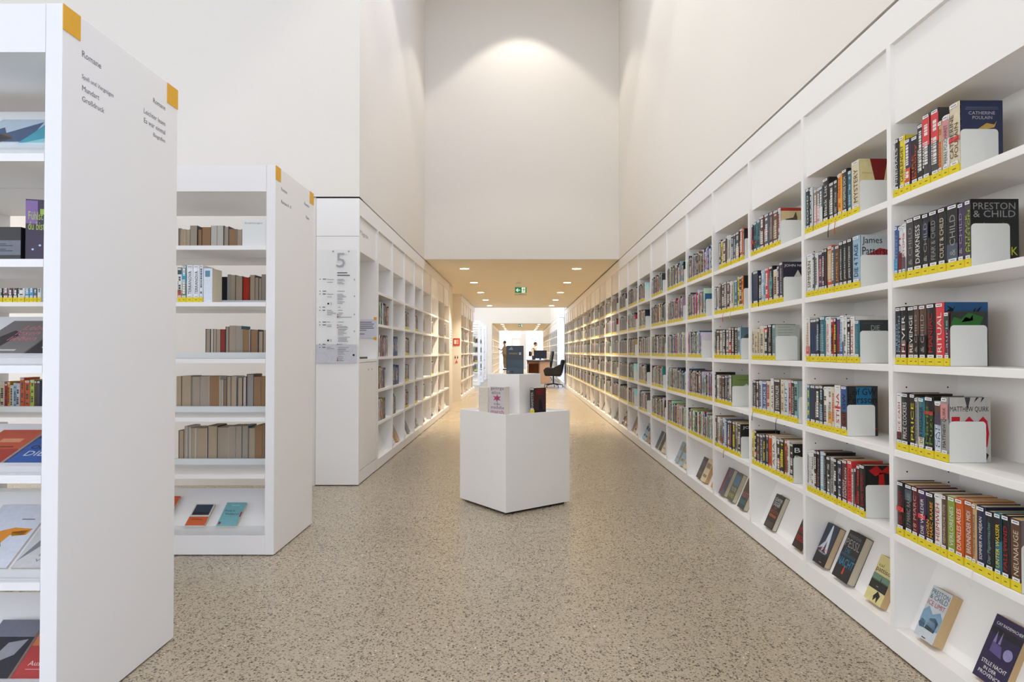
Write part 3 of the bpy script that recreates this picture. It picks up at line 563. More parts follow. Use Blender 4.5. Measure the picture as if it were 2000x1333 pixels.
for k in range(21):
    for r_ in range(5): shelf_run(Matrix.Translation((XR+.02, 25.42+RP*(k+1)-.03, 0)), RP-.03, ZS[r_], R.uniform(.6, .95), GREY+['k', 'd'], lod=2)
for k in range(15):
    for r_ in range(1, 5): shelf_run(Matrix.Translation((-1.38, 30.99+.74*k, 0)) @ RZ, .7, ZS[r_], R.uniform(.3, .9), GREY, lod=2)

# ------------------------------------------------------------------ freestanding double-sided bookcases
def slant_slab(mb, x0, x1, ya, za, yb, zb, t=.012):
    mb.outline([(ya, za), (yb, zb), (yb, zb+t), (ya, za+t)], (x0, 0, 0), (0, 1, 0), (0, 0, 1), (1, 0, 0), x1-x0)
def free_unit(name, label, Y0, xl, slants, low=.306, group=None, depth=.66, hgt=2.208, back=True):
    t = thing(name, label, 'bookcase', (0, Y0, 0), 0, group)
    MB().box(-1.440, XL, 0, depth, .006, hgt).build('end_panel', 'white', t, bevel=.0015)
    MB().box(xl, -1.441, 0, depth, 2.058, hgt-.002).build('header', 'white', t)
    MB().box(xl-.03, xl, 0, depth, .006, hgt).build('end_panel', 'white', t)
    MB().box(xl, -1.441, .004, depth-.004, .006, .112).build('plinth', 'white', t)
    for i, z in enumerate(ZS):
        z += (.013, .010, .009, .0, .0)[i]
        s = MB().box(xl, -1.441, 0, .325, z-.024, z).box(xl, -1.441, .331, depth, z-.024, z).build('shelf', 'white', t)
        MB().box(xl, -1.441, .322, .336, z+.0002, z+.036).build('back_rail', 'steel', s)
        if i in slants:
            b = MB(); slant_slab(b, xl, -1.441, .035, z+.004, .30, z+slants[i]); b.build('display_board', 'white', t)
            MB().box(xl+.01, -1.445, .012, .015, z+.001, z+.036).build('clear_lip', 'frost', t)
    b = MB(); slant_slab(b, xl, -1.441, .03, .116, .30, low); b.build('display_board', 'white', t)
    MB().box(xl+.01, -1.445, .010, .013, .113, .165).build('clear_lip', 'frost', t)
    po = MB()
    n = max(1, round((-1.44-xl)/1.0))
    for k in range(n+1):
        xp = min(max(xl+(-1.44-xl)*k/n, xl+.012), -1.4535); po = MB(); po.box(xp-.012, xp+.012, .326, .330, .112, 2.058)
        for j in range(40): po.cyl((xp, .3255, .2+j*.045), .004, .0006, 6, ax='y', mi=1)
        po.build('perforated_post', ['steel', 'dark'], t)
    return t
u1 = free_unit('freestanding_bookcase', 'white double-sided bookcase at the left edge, blank end panel with two yellow squares', 1.958, -2.42, {0: .225, 2: .15, 3: .11, 4: .195}, group='freestanding bookcases')
u2 = free_unit('freestanding_bookcase', 'second white double-sided bookcase, open shelves of books seen by their page edges', 3.671, -3.42, {}, group='freestanding bookcases', depth=.674)
def end_text(parent, y0, y1, ztop, lines, side, sq=.078):
    """print on an end panel that faces the aisle (+x)"""
    x = XL+.0006; d = 1 if side == 'near' else -1; e = y0 if side == 'near' else y1
    MB().box(XL+.0002, XL+.0022, min(e, e+d*sq), max(e, e+d*sq), ztop-sq, ztop).build('yellow_square', 'yellow', parent)
    mb = MB()
    for s, off, z, h in lines:
        g = text_geo(s)[2]; L_ = g*h
        ys = e+d*off; ys = ys if side == 'near' else ys-L_
        mb.text(s, (x, ys, z), (0, L_, 0), (0, 0, h), (112,112,122))
    mb.build('lettering', 'matt', parent)
M['yellow'] = surf('yellow_vinyl', (232,172,24), .5)
HH = 2.208
end_text(u1, 0, .66, HH-.001, [('Romane', .088, 2.085, .020), ('Spaß und Vergnügen', .088, 2.012, .018), ('Mundart', .090, 1.978, .017), ('Großdruck', .090, 1.944, .017)], 'near')
end_text(u1, 0, .66, HH-.001, [('Romane', .090, 2.092, .018), ('Leichter lesen', .090, 2.030, .018), ('Es war einmal', .090, 1.996, .018), ('Biografien', .090, 1.960, .019)], 'far')
end_text(u2, 0, .674, HH-.001, [('Romane', .090, 2.085, .020), ('Romane A - K', .090, 2.012, .020)], 'near')
end_text(u2, 0, .674, HH-.001, [('Romane', .090, 2.092, .020), ('Neue', .090, 2.012, .02)], 'far')
for i, y in enumerate((21.75, 24.0, 26.3)):
    u = free_unit('freestanding_bookcase', f'white freestanding bookcase in the far hall, {ORD[i]} one past the passage', y, -2.4, {}, group='freestanding bookcases')
    for z in ZS[1:]:
        mt = Matrix.Translation((-1.46, y+.02, 0)) @ Matrix.Rotation(PI/2, 4, 'Z')
        # spine faces -y: runs along x
        x = 0
        shelf_run(Matrix.Translation((-2.35, y+.02, 0)) @ Matrix.Rotation(PI/2, 4, 'Z') , .88, z+.01, .9, GREY+['k', 'd', 'n'], lod=2)

# books of the second unit (page edges towards us, spines away)
def unit_book(x0, x1, Y, z, h, col, label, spine_away=True, paper=(186,168,138), width=.13, group=None, **k):
    th = x1-x0-.0006
    if spine_away:   # local x -> -Y world, spine on the far side
        t = thing('book', label, 'book', (x0, Y+width, z), -PI/2, group)
    else:
        t = thing('book', label, 'book', (x1, Y, z), PI/2, group)
    book_parts(t, width, th, h, col, hard=R.random() < .4, paper=paper, labels=not spine_away, yellow=k.pop('yellow', True), **k)
    return t
PG = dict(t=(186,166,138), g=(172,160,142), l=(206,200,186), b=(160,124,90), o=(190,56,30), k=(20,20,22), n=(178,162,142), r=(150,60,50), s=(162,156,150))
PGN = dict(t='tan', g='greyish', l='pale', b='brown', o='red-edged', k='black', n='grey-beige', r='reddish', s='silvery')
U2 = {0: (330,300,3.508, '58 72 510 b;74 104 517 t;105 137 517 t;140 188 492 g;192 220 516 b;222 282 503 b;283 325 492 l;325 369 492 l;370 405 497 n;407 459 516 b;460 495 516 t'),
      1: (330,300,3.508, '303 327 845 t;328 355 850 s;357 397 845 k;398 419 828 s;420 453 832 t;455 500 840 t;503 550 845 o;553 587 832 t;588 612 850 n;614 631 855 t;632 663 828 g'),
      2: (330,300,3.508, '250 285 1203 n;287 304 1203 l;306 324 1205 t;326 350 1205 n;352 385 1205 r;387 411 1187 t;413 454 1180 n;455 497 1182 g;498 555 1205 b;557 611 1207 b;612 645 1217 t;647 663 1210 t'),
      3: (330,670,3.1, '48 78 203 t;80 137 201 t;138 190 203 n;192 245 203 n;247 308 203 b;310 328 222 t;329 348 222 b;350 378 203 t;380 408 203 t;420 446 213 t;448 470 205 l;472 515 190 s;517 556 206 b;558 586 206 b'),
      4: (330,670,3.1, '62 95 530 t;97 110 505 t;112 132 505 g;133 165 515 t;167 235 515 t;237 298 502 t;300 365 510 n;367 405 505 n;407 445 505 n;447 483 503 g;485 525 515 t;527 565 500 b;567 583 495 b')}
DZ = (.013, .010, .009, 0, 0)
for row, (ox, oy, s, txt) in U2.items():
    Y = 4.02; recs = txt.split(';')
    for i, r_ in enumerate(recs):
        x0, x1, yt, c = r_.split(); X0 = (ox+float(x0)/s-VX)*Y/F; X1 = (ox+float(x1)/s-VX)*Y/F
        z = ZS[row]+DZ[row]; h = max(.15, H+(VY-(oy+float(yt)/s))*Y/F-z); pc = PG[c]
        cc = P[R.choice('k w B n m c t G'.split())] if c != 'o' else (150,40,26)
        unit_book(X0, X1, Y, z+.0002, h, cc, f'book with {PGN[c]} page edges, {ORD[i]} from left, {SH[row]} shelf of second freestanding bookcase', paper=pc, group='books shown by their page edges', tc=None, marks=False)
# spines on the near side of the second unit
G2 = 'yellow-labelled books on the second freestanding bookcase'
for i, (x0, x1, yt, col, sp, tc, bands, nm) in enumerate(((55,84,800,(230,228,224),None,(60,60,60),[(.8,1,(40,80,84)),(.12,.35,(206,90,70))],'white and red'), (85,117,775,(120,150,140),None,(230,230,230),[(.1,.5,(110,124,84)),(.55,.8,(60,150,170))],'teal and green'),
        (118,162,768,(232,234,238),'TERRANOVA',(44,54,66),[],'white'), (163,206,768,(232,234,238),'TERRANOVA',(44,54,66),[],'white'), (207,231,772,(226,230,234),None,(80,100,110),[],'thin white'))):
    Y = 3.70; z = ZS[1]+DZ[1]; X0 = (330+x0/3.508-VX)*Y/F; X1 = (330+x1/3.508-VX)*Y/F
    unit_book(X0, X1, Y, z+.0002, .212 if i else .2, col, f'{nm} book with spine outward, {ORD[i]} of five labelled ones on second freestanding bookcase', spine_away=False, group=G2, spine=sp, tc=tc, bands=bands)
t = thing('book', 'white book with blue picture standing beside the grey page edges, second freestanding bookcase', 'book', ((330+233/3.508-VX)*3.7/F, 3.70, ZS[1]+DZ[1]+.0002), .0)
book_parts(t, .05, .12, .195, (222,228,236), labels=False, marks=False, hard=False, face=F_text([(None, .2, .75, .55, .18, (90,140,160))]))
Y = 3.70; z2 = ZS[1]+DZ[1]
for i, (x0, x1, c, nm) in enumerate(((0,4.5,'k','black'),(5,15,'m','maroon'),(15.5,24,'m','dark red'),(24.5,33,'k','black and white'),(34,47.5,'w','white'),(48,56,'u','bright blue'),(56.5,64,'u','sky blue'),(64.5,71,'s','slate'),(72,79,'L','off-white'))):
    unit_book((x0-VX)*Y/F, (x1-VX)*Y/F-.0005, Y, z2+.0002, .2, P[c], f'{nm} yellow-labelled book, {ORD[i]} from left seen between the two freestanding bookcases', spine_away=False, group='labelled books seen through the first bookcase', tc=(220,220,220) if c in 'kmus' else (60,60,60))
Y = 4.05
for i, (x0, x1, yt, c, nm) in enumerate(((0,10,746,'c','cream'),(10,16,749,'r','red'),(16,21,746,'v','amber'),(21,27,753,'w','white'),(27,33,748,'l','pale blue'),(33,40,749,'L','off-white'),(40,48.5,738,'o','tall orange'),(49,59,743,'o','red-orange'),(59.5,68,742,'q','lime'),(68.5,73,744,'B','brown'),(73,79,744,'n','navy'))):
    z = ZS[3]; unit_book((x0-VX)*Y/F, (x1-VX)*Y/F, Y, z+.0002, H+(VY-yt)*Y/F-z, P[c], f'{nm} unlabelled spine, {ORD[i]} from left in the bright row seen past the end panel', spine_away=False, group='bright row seen through the first bookcase', yellow=False, tc=(60,50,40))
card = thing('shelf_sign', 'white card sign reading Erzählungen at the end of the top shelf, second bookcase', 'sign', (0, 3.70, ZS[0]+DZ[0]))
MB().box((472-VX)*3.7/F, (518.5-VX)*3.7/F, 0, .003, .0005, .15).build('card', 'steel', card)
MB().text('Erzählungen', ((477-VX)*3.7/F, -.0006, .125), (.1, 0, 0), (0, 0, .013), (150,152,160)).build('lettering', 'matt', card)
def flat_book(label, xc, Y0, z0, w, h, th, col, items, tilt, rz=0, name='book', paper=(214,200,178), cat='book', group=None):
    t = thing(name, label, cat, (0,0,0), 0, group); ux = Vector((math.cos(rz), math.sin(rz)*math.cos(tilt), math.sin(rz)*math.sin(tilt)))
    n = Vector((0, -math.sin(tilt), math.cos(tilt))); uz = n.cross(ux); 
    Mx = Matrix((ux, -n, uz)).transposed().to_4x4(); Mx.translation = Vector((xc-w/2, Y0, z0))+n*(th+.001); t.matrix_world = Mx
    book_parts(t, w, th, h, col, labels=False, tc=None, marks=False, hard=False, face=F_text(items), paper=paper)
    return t
T2 = math.atan2(.306-.116, .27); 
flat_book('paperback with dark harbour photo over orange band, on the low slanted board of second bookcase', -1.857, 3.722, .135, .112, .17, .022, (214,210,204), [(None, .06, .5, .88, .46, (50,66,80)), (None, .06, .5, .88, .12, (120,90,60)), (None, .0, .05, 1, .38, (206,96,52)), (None, .15, .3, .6, .03, (170,60,30))], T2)
flat_book('pale teal paperback beside the orange one on the low slanted board of second bookcase', -1.676, 3.722, .135, .115, .18, .022, (122,180,186), [('Prosa in', .1, .62, .5, .07, (40,60,80)), ('Waldesruh', .16, .48, .7, .08, (40,60,80)), (None, .04, .1, .12, .1, (150,40,60)), (None, .3, .86, .4, .03, (170,206,208)), (None, .92, .4, .08, .2, (160,60,60))], T2)
flat_book('orange book mostly hidden by the first end panel on the low slanted board', -2.095, 3.75, .16, .13, .19, .02, (210,90,50), [], T2)
# face-out items on the first unit
def t1(z, rise): return math.atan2(rise-.004, .265)
for lab, xc, row, rise, w, h, col, it, rz in (
  ('travel magazine with snowy rocks cover in the highest display row at the left edge', -1.66, 0, .225, .17, .24, (190,206,216), [(((0,.4),(.3,.7),(.5,.5),(.9,.9),(1,.6),(1,.2),(0,.2)), 0,0,0,0, (54,84,120)), (((.1,.2),(.3,.5),(.6,.45),(.8,.3),(.6,.15)), 0,0,0,0, (120,104,84)), (None, 0, .05, .6, .1, (170,60,70))], 0),
  ('turquoise magazine beside the end panel in the highest display row at the left edge', -1.50, 0, .225, .15, .24, (52,158,176), [(None, 0, .8, 1, .15, (60,100,110)), (((0,.1),(.6,.4),(1,.3),(1,0),(0,0)), 0,0,0,0, (140,200,206))], 0),
  ('grey magazine with pink headlines in the middle display row at the left edge', -1.63, 2, .15, .18, .24, (120,114,110), [(((0,.2),(.3,.7),(.5,.6),(.4,.1)), 0,0,0,0, (40,36,40)), ('Leben\nlesen\nlieben', .4, .4, .5, .45, (206,120,130)), (None, 0, .12, .8, .04, (200,204,200))], 0),
  ('black magazine with white script beside the end panel in the middle display row', -1.475, 2, .15, .12, .24, (34,28,34), [('Für', .4, .45, .5, .14, (190,60,80)), ('ihr', .25, .2, .5, .14, W_)], 0),
  ('orange sunset book in the lower display row at the left edge', -1.67, 3, .11, .14, .21, (196,84,52), [(None, 0, .0, 1, .4, (170,50,40)), (None, .3, .6, .5, .12, (226,150,110)), (None, .1, .45, .7, .03, (110,40,30))], 0),
  ('blue book titled Stadt oder Diebe in the lower display row at the left edge', -1.51, 3, .11, .15, .21, (40,88,160), [(None, 0, .72, .95, .28, (30,34,56)), ('STADT', .2, .55, .75, .12, (24,26,36)), ('ODER', .12, .4, .6, .11, (24,26,36)), ('DIEBE', .18, .2, .7, .14, (206,214,224)), (((.8,.1),(1,.3),(1,.1)), 0,0,0,0, (200,120,60)), (((.7,.8),(1,.85),(1,.5)), 0,0,0,0, (190,196,206))], 0),
  ('white booklet with colourful lizard shape in the second lowest display row', -1.66, 4, .195, .17, .25, (208,212,218), [(((.3,.3),(.3,.55),(.6,.62),(.95,.6),(.9,.5),(.6,.5),(.5,.3)), 0,0,0,0, (222,140,44)), (((.3,.3),(.32,.42),(.5,.42),(.6,.32)), 0,0,0,0, (40,150,80)), (((.6,.55),(.9,.58),(.85,.5),(.65,.48)), 0,0,0,0, (190,150,30)), (None, .6, .75, .25, .012, (60,60,66))], 0),
  ('grey sketch-covered booklet beside the end panel in the second lowest display row', -1.49, 4, .195, .14, .24, (200,198,196), [(((0,.1),(.3,.6),(1,.95),(1,.8),(.5,.5)), 0,0,0,0, (130,128,126)), ('Heft\nvier', .4, .1, .5, .15, (130,130,132))], 0)):
    z = ZS[row]+DZ[row]; a = t1(z, rise); hh = min(h, .25)
    flat_book(lab, xc, 1.958+.045, z+.022, w, hh, .008, col, it, a, rz, name='magazine' if 'magazine' in lab else 'book', cat='magazine' if 'magazine' in lab else 'book')
flat_book('red novel with round red fruit on the lowest slanted board at the left edge', -1.485, 1.995, .14, .13, .20, .015, (176,64,62), [(None, 0, .55, 1, .45, (196,116,76)), ('disc', .66, .52, .2, 0, (160,22,34)), ('Ausgeliebt', .2, .2, .8, .1, (226,196,190)), (None, .2, .16, .7, .012, (210,150,146))], T2, 0)
flat_book('black and white photo book beside the red novel on the lowest slanted board', -1.63, 1.995, .14, .14, .20, .015, (50,50,56), [(None, 0, .7, 1, .3, (120,120,132)), (((.3,.2),(.5,.6),(.9,.66),(.8,.4)), 0,0,0,0, (150,150,154))], T2, 0)
t = thing('book', 'dark purple paperback standing at an angle beside the first end panel, second shelf', 'book', (-1.515, 1.985, ZS[1]+DZ[1]+.0002), math.radians(18))
book_parts(t, .062, .02, .188, (54,40,62), labels=False, marks=False, tc=None, hard=False, face=F_text([(None, 0, .6, .5, .38, (130,100,150)), ('Fühlst\ndu bist', .1, .5, .7, .3, (170,186,60)), (None, .6, .76, .3, .09, (150,180,60)), ('disc', .3, .18, .05, 0, (190,200,230)), ('disc', .6, .25, .05, 0, (190,200,230)), ('disc', .9, .3, .05, 0, (190,200,230))]))
t = thing('audiobook_box', 'low black audiobook box with grey printed panel on the second shelf, left edge', 'box', (-1.64, 1.975, ZS[1]+DZ[1]+.0002))
MB().box(0, .118, 0, .14, .0005, .10, (22,22,24)).build('case', 'printed', t, bevel=.001)
m_ = MB(); m_.quad((.0, -.0004, .014), (.118, 0, 0), (0, 0, .045), (120,124,130))
for i in range(7): m_.quad((.004, -.0008, .052-i*.0052), (.05+.02*((i*7) % 3), 0, 0), (0, 0, .0016), (50,52,58))
m_.build('printed_panel', 'matt', t)
# small steel brackets seen under shelves are part of the posts

dist_o = dist.build('books', ['printed'])
_L = [o['label'] for o in bpy.data.objects if 'label' in o and len(o['label'].split()) > 15]
tag(dist_o, 'rows of small distant books filling the shelves further down both walls', 'books', kind='stuff')

# ribbons hanging from books
def ribbon(label, bay, row, yy, col, length):
    t = MB(); x = XR+.006; z = ZS[row]
    t.tube([(x+.006, yy, z+.002), (x-.006, yy, z+.0005), (x-.010, yy, z-.03), (x-.008, yy+.004, z-length)], [.0012, .0012, .0014, .0022], 6, P[col])
    tag(t.build('ribbon_bookmark', 'matt'), label, 'bookmark', 'ribbon bookmarks hanging over the shelf edge')
ribbon('orange ribbon bookmark hanging below the top shelf of the second right bay', 1, 0, 2.93, 'o', .055)
ribbon('dark ribbon bookmark hanging beside the orange one, second right bay', 1, 0, 2.99, 'd', .06)
ribbon('red ribbon bookmark hanging from the second shelf of the fourth right bay', 3, 1, 4.56, 'j', .06)
ribbon('yellow ribbon bookmark hanging near the red one, fourth right bay', 3, 1, 4.40, 'q', .065)
ribbon('red ribbon bookmark over the fifth shelf of the fourth right bay', 3, 4, 4.56, 'r', .05)
ribbon('green ribbon bookmark over the fourth shelf of the third right bay', 2, 3, 3.99, 'E', .05)
ribbon('dark blue ribbon bookmark over the fourth shelf of the third right bay', 2, 3, 3.62, 'n', .085)
ribbon('white ribbon bookmark over the fifth shelf of the closest right bay', 0, 4, 2.055, 'w', .05)

# ------------------------------------------------------------------ display plinth in the middle
dp = thing('display_plinth', 'white two-tier cube display stand with books in the middle of the aisle', 'display stand', (-.0498, 4.994, 0), math.radians(37.6))
a = .3
MB().box(-a+.03, a-.03, -a+.03, a-.03, .0, .017).build('recessed_base', 'dark', dp)
body = MB().box(-a, a, -a, -a+.012, .017, .704).box(-a, a, a-.012, a, .017, .704).box(-a, -a+.012, -a+.012, a-.012, .017, .704).box(a-.012, a, -a+.012, a-.012, .017, .704).box(-a+.012, a-.012, -a+.012, a-.012, .017, .690)
body.build('lower_box', 'white', dp)
ub = MB().box(-.147, .147, -.147, .147, .6905, .98).build('upper_box', 'white', dp, bevel=.0015); ub.rotation_euler = (0, 0, math.radians(18.4))
def stand_book(label, x, y, z, rz, w, th, h, col, facecol=None, items=(), **k):
    t = thing('book', label, 'book', (x, y, z), rz, 'books on the display stand')
    book_parts(t, w, th, h, col, face=F_text(list(items)) if items else None, facecol=facecol, **k)
    return t
stand_book('dark blue-grey book standing upright on the upper box of the display stand', -.107, 4.93, .9805, math.radians(-3), .128, .03, .213, (40,50,60), items=[(None, .02, .0, .96, .5, (44,64,76)), ('DAVID BALDACCI', .15, .70, .5, .05, (190,170,100)), (None, .74, .68, .12, .08, (200,206,210)), (None, .77, .70, .06, .04, (60,60,70)), (None, .08, .28, .5, .015, (110,120,96)), (None, .08, .24, .6, .012, (110,120,96)), (None, .04, .02, .38, .09, (214,214,216)), (None, .08, .045, .3, .035, (60,60,64)), (((.1,.85),(.3,.98),(.4,.85)), 0,0,0,0, (110,124,136))], labels=False, tc=None, marks=False)
MG = (170,50,100)
stand_book('white paperback with pink thistle and ornate lettering, leaning on the display stand', -.225, 4.785, .6905, math.radians(-38), .138, .055, .203, (206,198,200), items=[('george', .05, .86, .9, .10, (92,84,92)), ('eliot', .12, .73, .6, .11, (92,84,92)), (((.5,.72),(.56,.64),(.75,.66),(.62,.58),(.72,.5),(.55,.53),(.46,.46),(.42,.54),(.22,.5),(.34,.59),(.2,.66),(.42,.64)), 0,0,0,0, MG), (None, .49, .3, .02, .2, (92,84,92)), ('in the', .28, .34, .4, .09, (92,84,92)), ('middle', .06, .2, .9, .11, (120,70,96)), ('march', .05, .04, .9, .13, (150,50,90))], labels=False, tc=None, marks=False, hard=False, paper=(228,218,208))
stand_book('pale cream book standing behind the pink thistle book on the display stand', -.315, 4.90, .6905, math.radians(-38), .088, .02, .19, (224,214,200), labels=False, tc=None, marks=False, hard=False, paper=(232,224,212))
stand_book('black book with dark red cover and yellow spine sticker on the display stand', .100, 4.80, .6905, math.radians(42), .12, .045, .19, (24,22,24), facecol=(60,26,28), hard=False, tc=(200,196,190), spine='HAMSTER',
    items=[(((.1,.9),(.5,.97),(.9,.88),(.6,.8),(.9,.7),(.3,.74)), 0,0,0,0, (110,34,34)), (((.0,.6),(.3,.62),(.35,.5),(.1,.45)), 0,0,0,0, (100,30,32)), (((.35,.0),(.4,.5),(.5,.62),(.62,.5),(.8,.0)), 0,0,0,0, (26,28,34)), ('disc', .52, .6, .09, 0, (44,62,66)), (None, 0, 0, 1, .12, (26,26,30))])

# ------------------------------------------------------------------ lamps, signs, alcove
def downlight(label, x, y, z, grp, power=26, kind='AREA'):
    t = thing('ceiling_light', label, 'ceiling light', (x, y, z), 0, grp)
    n = 24; rg = MB()
    pts = [(.070, 0), (.088, 0), (.088, -.004), (.070, -.003)]
    vs = [(r*math.cos(2*PI*i/n), r*math.sin(2*PI*i/n), zz) for i in range(n) for r, zz in pts]
    fs = [(4*i+j, 4*i+(j+1) % 4, 4*((i+1) % n)+(j+1) % 4, 4*((i+1) % n)+j) for i in range(n) for j in range(4)]
    rg.add(vs, fs); rg.build('trim_ring', 'steel', t)
    MB().cyl((0, 0, -.0015), .070, .001, 24).build('lamp_disc', 'lamp', t)
    ld = bpy.data.lights.new('downlight', 'SPOT'); ld.energy = power; ld.color = (1, .84, .64); ld.shadow_soft_size = .06; ld.spot_size = math.radians(104); ld.spot_blend = 1.0
    lo = bpy.data.objects.new('lamp_light', ld); COL.objects.link(lo); lo.parent = t; lo.location = (0, 0, -.02)
for i, y in enumerate((10.45, 12.56, 14.68, 16.8, 18.9)):
    for s, sx in (('left', -.905), ('right', .90)): downlight(f'round recessed ceiling light, {ORD[i]} in the {s} row of the passage', sx, y, CE, 'passage downlights', 230)
for i, y in enumerate((32, 34.2, 36.4, 38.6, 40.8)):
    for s, sx in (('left', -.905), ('right', .90)): downlight(f'small far ceiling light, {ORD[i]} in the {s} row of the distant passage', sx, y, CE, 'distant passage downlights', 230)
sd = thing('smoke_detector', 'round white smoke detector on the passage ceiling before the exit sign', 'smoke detector', (-.04, 12.6, CE))
MB().cyl((0, 0, -.03), .035, .018, 20, .05).build('sensor_head', 'steel', sd); MB().cyl((0, 0, -.012), .052, .012, 20).build('base', 'steel', sd)
def exit_sign(label, x, y, z, s=1.0):
    t = thing('exit_sign', label, 'exit sign', (x, y, z)); w, h = .238*s, .117*s
    MB().box(-w/2, w/2, -.004, .0, 0, h).build('sign_panel', 'green', t)
    m = MB(); m.quad((w*.085, -.0048, h*.04), (w*.31, 0, 0), (0, 0, h*.92))
    ar = [(-.42,.5),(-.28,.78),(-.2,.78),(-.30,.56),(-.06,.56),(-.06,.44),(-.30,.44),(-.2,.22),(-.28,.22)]
    m.outline([(a_*w, b_*h) for a_, b_ in ar], (0, -.0048, 0), (1, 0, 0), (0, 0, 1), (0, -1, 0), .0005)
    m.build('pictogram_field', 'exitwhite', t)
    r = MB(); cx = w*.24
    r.cyl((cx+.01*s, -.0056, h*.82), h*.075, .0005, 12, ax='y'); q = lambda pts: r.outline([(cx+a_*h, b_*h) for a_, b_ in pts], (0, -.0052, 0), (1, 0, 0), (0, 0, 1), (0, -1, 0), .0004)
    q([(-.02,.74),(.12,.72),(.1,.42),(-.06,.42)]); q([(-.06,.44),(.04,.42),(-.1,.22),(-.3,.2),(-.3,.28),(-.14,.3)]); q([(0,.44),(.1,.42),(.2,.26),(.14,.06),(.06,.08),(.1,.26)]); q([(-.02,.74),(-.02,.66),(-.2,.6),(-.26,.48),(-.32,.52),(-.26,.66)]); q([(.1,.72),(.24,.6),(.34,.62),(.34,.55),(.22,.52),(.1,.6)])
    r.build('running_figure', 'green', t)
    MB().box(-.006, .006, -.003, 0, h+.0005, CE-z-.0005).build('hanger', 'steel', t)
    return t
t = exit_sign('green emergency exit sign with arrow and running figure under the passage ceiling', 0, 13.3, CE-.135)
MB().box(-.13, .13, -.003, 0, -.052, -.004).build('clear_plate', 'clear', t)
m = MB(); m.text('EXIT', (-.035, -.0045, -.022), (.07, 0, 0), (0, 0, .010), (90,80,66)); m.quad((-.12, -.0045, -.036), (.24, 0, 0), (0, 0, .006), (120,108,90)); m.build('lettering', 'matt', t)
exit_sign('small distant green exit sign over the far passage', .0, 31.6, CE-.13, .95)
fs_ = thing('fire_alarm_sign', 'red square fire equipment sign with white symbol in the alcove', 'sign', (-1.50, 15.045, 1.29))
MB().box(-.062, .09, -.004, 0, 0, .165, (190,40,30)).build('panel', 'matt', fs_)
m = MB(); m.quad((-.04, -.005, .03), (.05, 0, 0), (0, 0, .1), (236,226,214)); m.quad((.02, -.005, .03), (.045, 0, 0), (0, 0, .02), (236,226,214)); m.quad((.02, -.005, .07), (.045, 0, 0), (0, 0, .02), (236,226,214)); m.quad((.02, -.005, .11), (.045, 0, 0), (0, 0, .02), (236,226,214)); m.build('symbol', 'matt', fs_)
rs = thing('restroom_sign', 'small black and red pictograms on the alcove wall under the red sign', 'sign', (-1.47, 15.045, .93))
m = MB()
for x in (-.045, .01): m.cyl((x, -.0008, .11), .010, .0006, 12, ax='y', col=(40,36,34)); m.quad((x-.012, -.001, .06), (.024, 0, 0), (0, 0, .036), (40,36,34))
m.outline([(-.05, -.04), (.02, -.04), (-.015, .02)], (0, -.001, 0), (1, 0, 0), (0, 0, 1), (0, -1, 0), .0006, (206,70,44)); m.cyl((-.018, -.0008, .035), .006, .0006, 10, ax='y', col=(40,36,34))
m.build('pictograms', 'matt', rs)
nt_ = thing('notice_board', 'narrow white notice on the left wall pier before the alcove', 'notice', (XL+.001, 12.98, 1.2))
MB().box(0, .004, -.16, .16, .0, .42).build('sheet', 'steel', nt_); m = MB()
for i in range(6): m.quad((.005, -.12, .36-.05*i), (0, .2, 0), (0, 0, .012), (150,140,124))
m.build('lettering', 'matt', nt_)

# ------------------------------------------------------------------ desk, monitor, chairs
dk = thing('reception_desk', 'orange-brown wooden reception desk in the far passage behind the display stand', 'desk', (0, 0, 0))
MB().box(.22, 1.12, 23.2, 25.6, .80, .83).build('desktop', 'black', dk)
MB().box(.70, 1.04, 23.3, 23.34, .008, .80).build('front_panel', 'wood', dk); MB().box(1.0, 1.04, 23.35, 25.5, .008, .80).build('side_panel', 'wood', dk)
MB().box(.25, .29, 25.0, 25.5, .008, .80).build('leg_panel', 'wood', dk); MB().box(.30, .70, 25.46, 25.5, .008, .80).build('modesty_panel', 'wood_shade', dk)
MB().box(.25, .70, 25.0, 25.04, .68, .80).build('apron', 'wood', dk); MB().box(.70, .74, 23.35, 25.5, .008, .80).build('side_panel', 'wood', dk)
mo = thing('monitor', 'black computer monitor seen from behind on the reception desk', 'monitor', (.72, 24.0, .83))
MB().box(-.24, .24, -.02, .02, .06, .36).build('screen_housing', 'black', mo, bevel=.006); MB().box(-.03, .03, .02, .05, .012, .25).build('stand', 'black', mo); MB().box(-.12, .12, -.06, .12, .0005, .011).build('base', 'black', mo)
kb = thing('paper_stack', 'low stack of white papers on the desktop in front of the monitor', 'papers', (.66, 23.45, .8305)); MB().box(-.2, .2, -.12, .12, 0, .015).build('sheets', 'steel', kb)
def rbox(name, mat, parent, sx, sy, sz, loc, rot=(0,0,0), lv=2, cr=.5):
    m = MB().box(-sx/2, sx/2, -sy/2, sy/2, -sz/2, sz/2); o = m.build(name, mat, parent, smooth=True); o.location = loc; o.rotation_euler = rot
    b = o.modifiers.new('b', 'BEVEL'); b.width = min(sx, sy, sz)*.45; b.segments = 4; return o
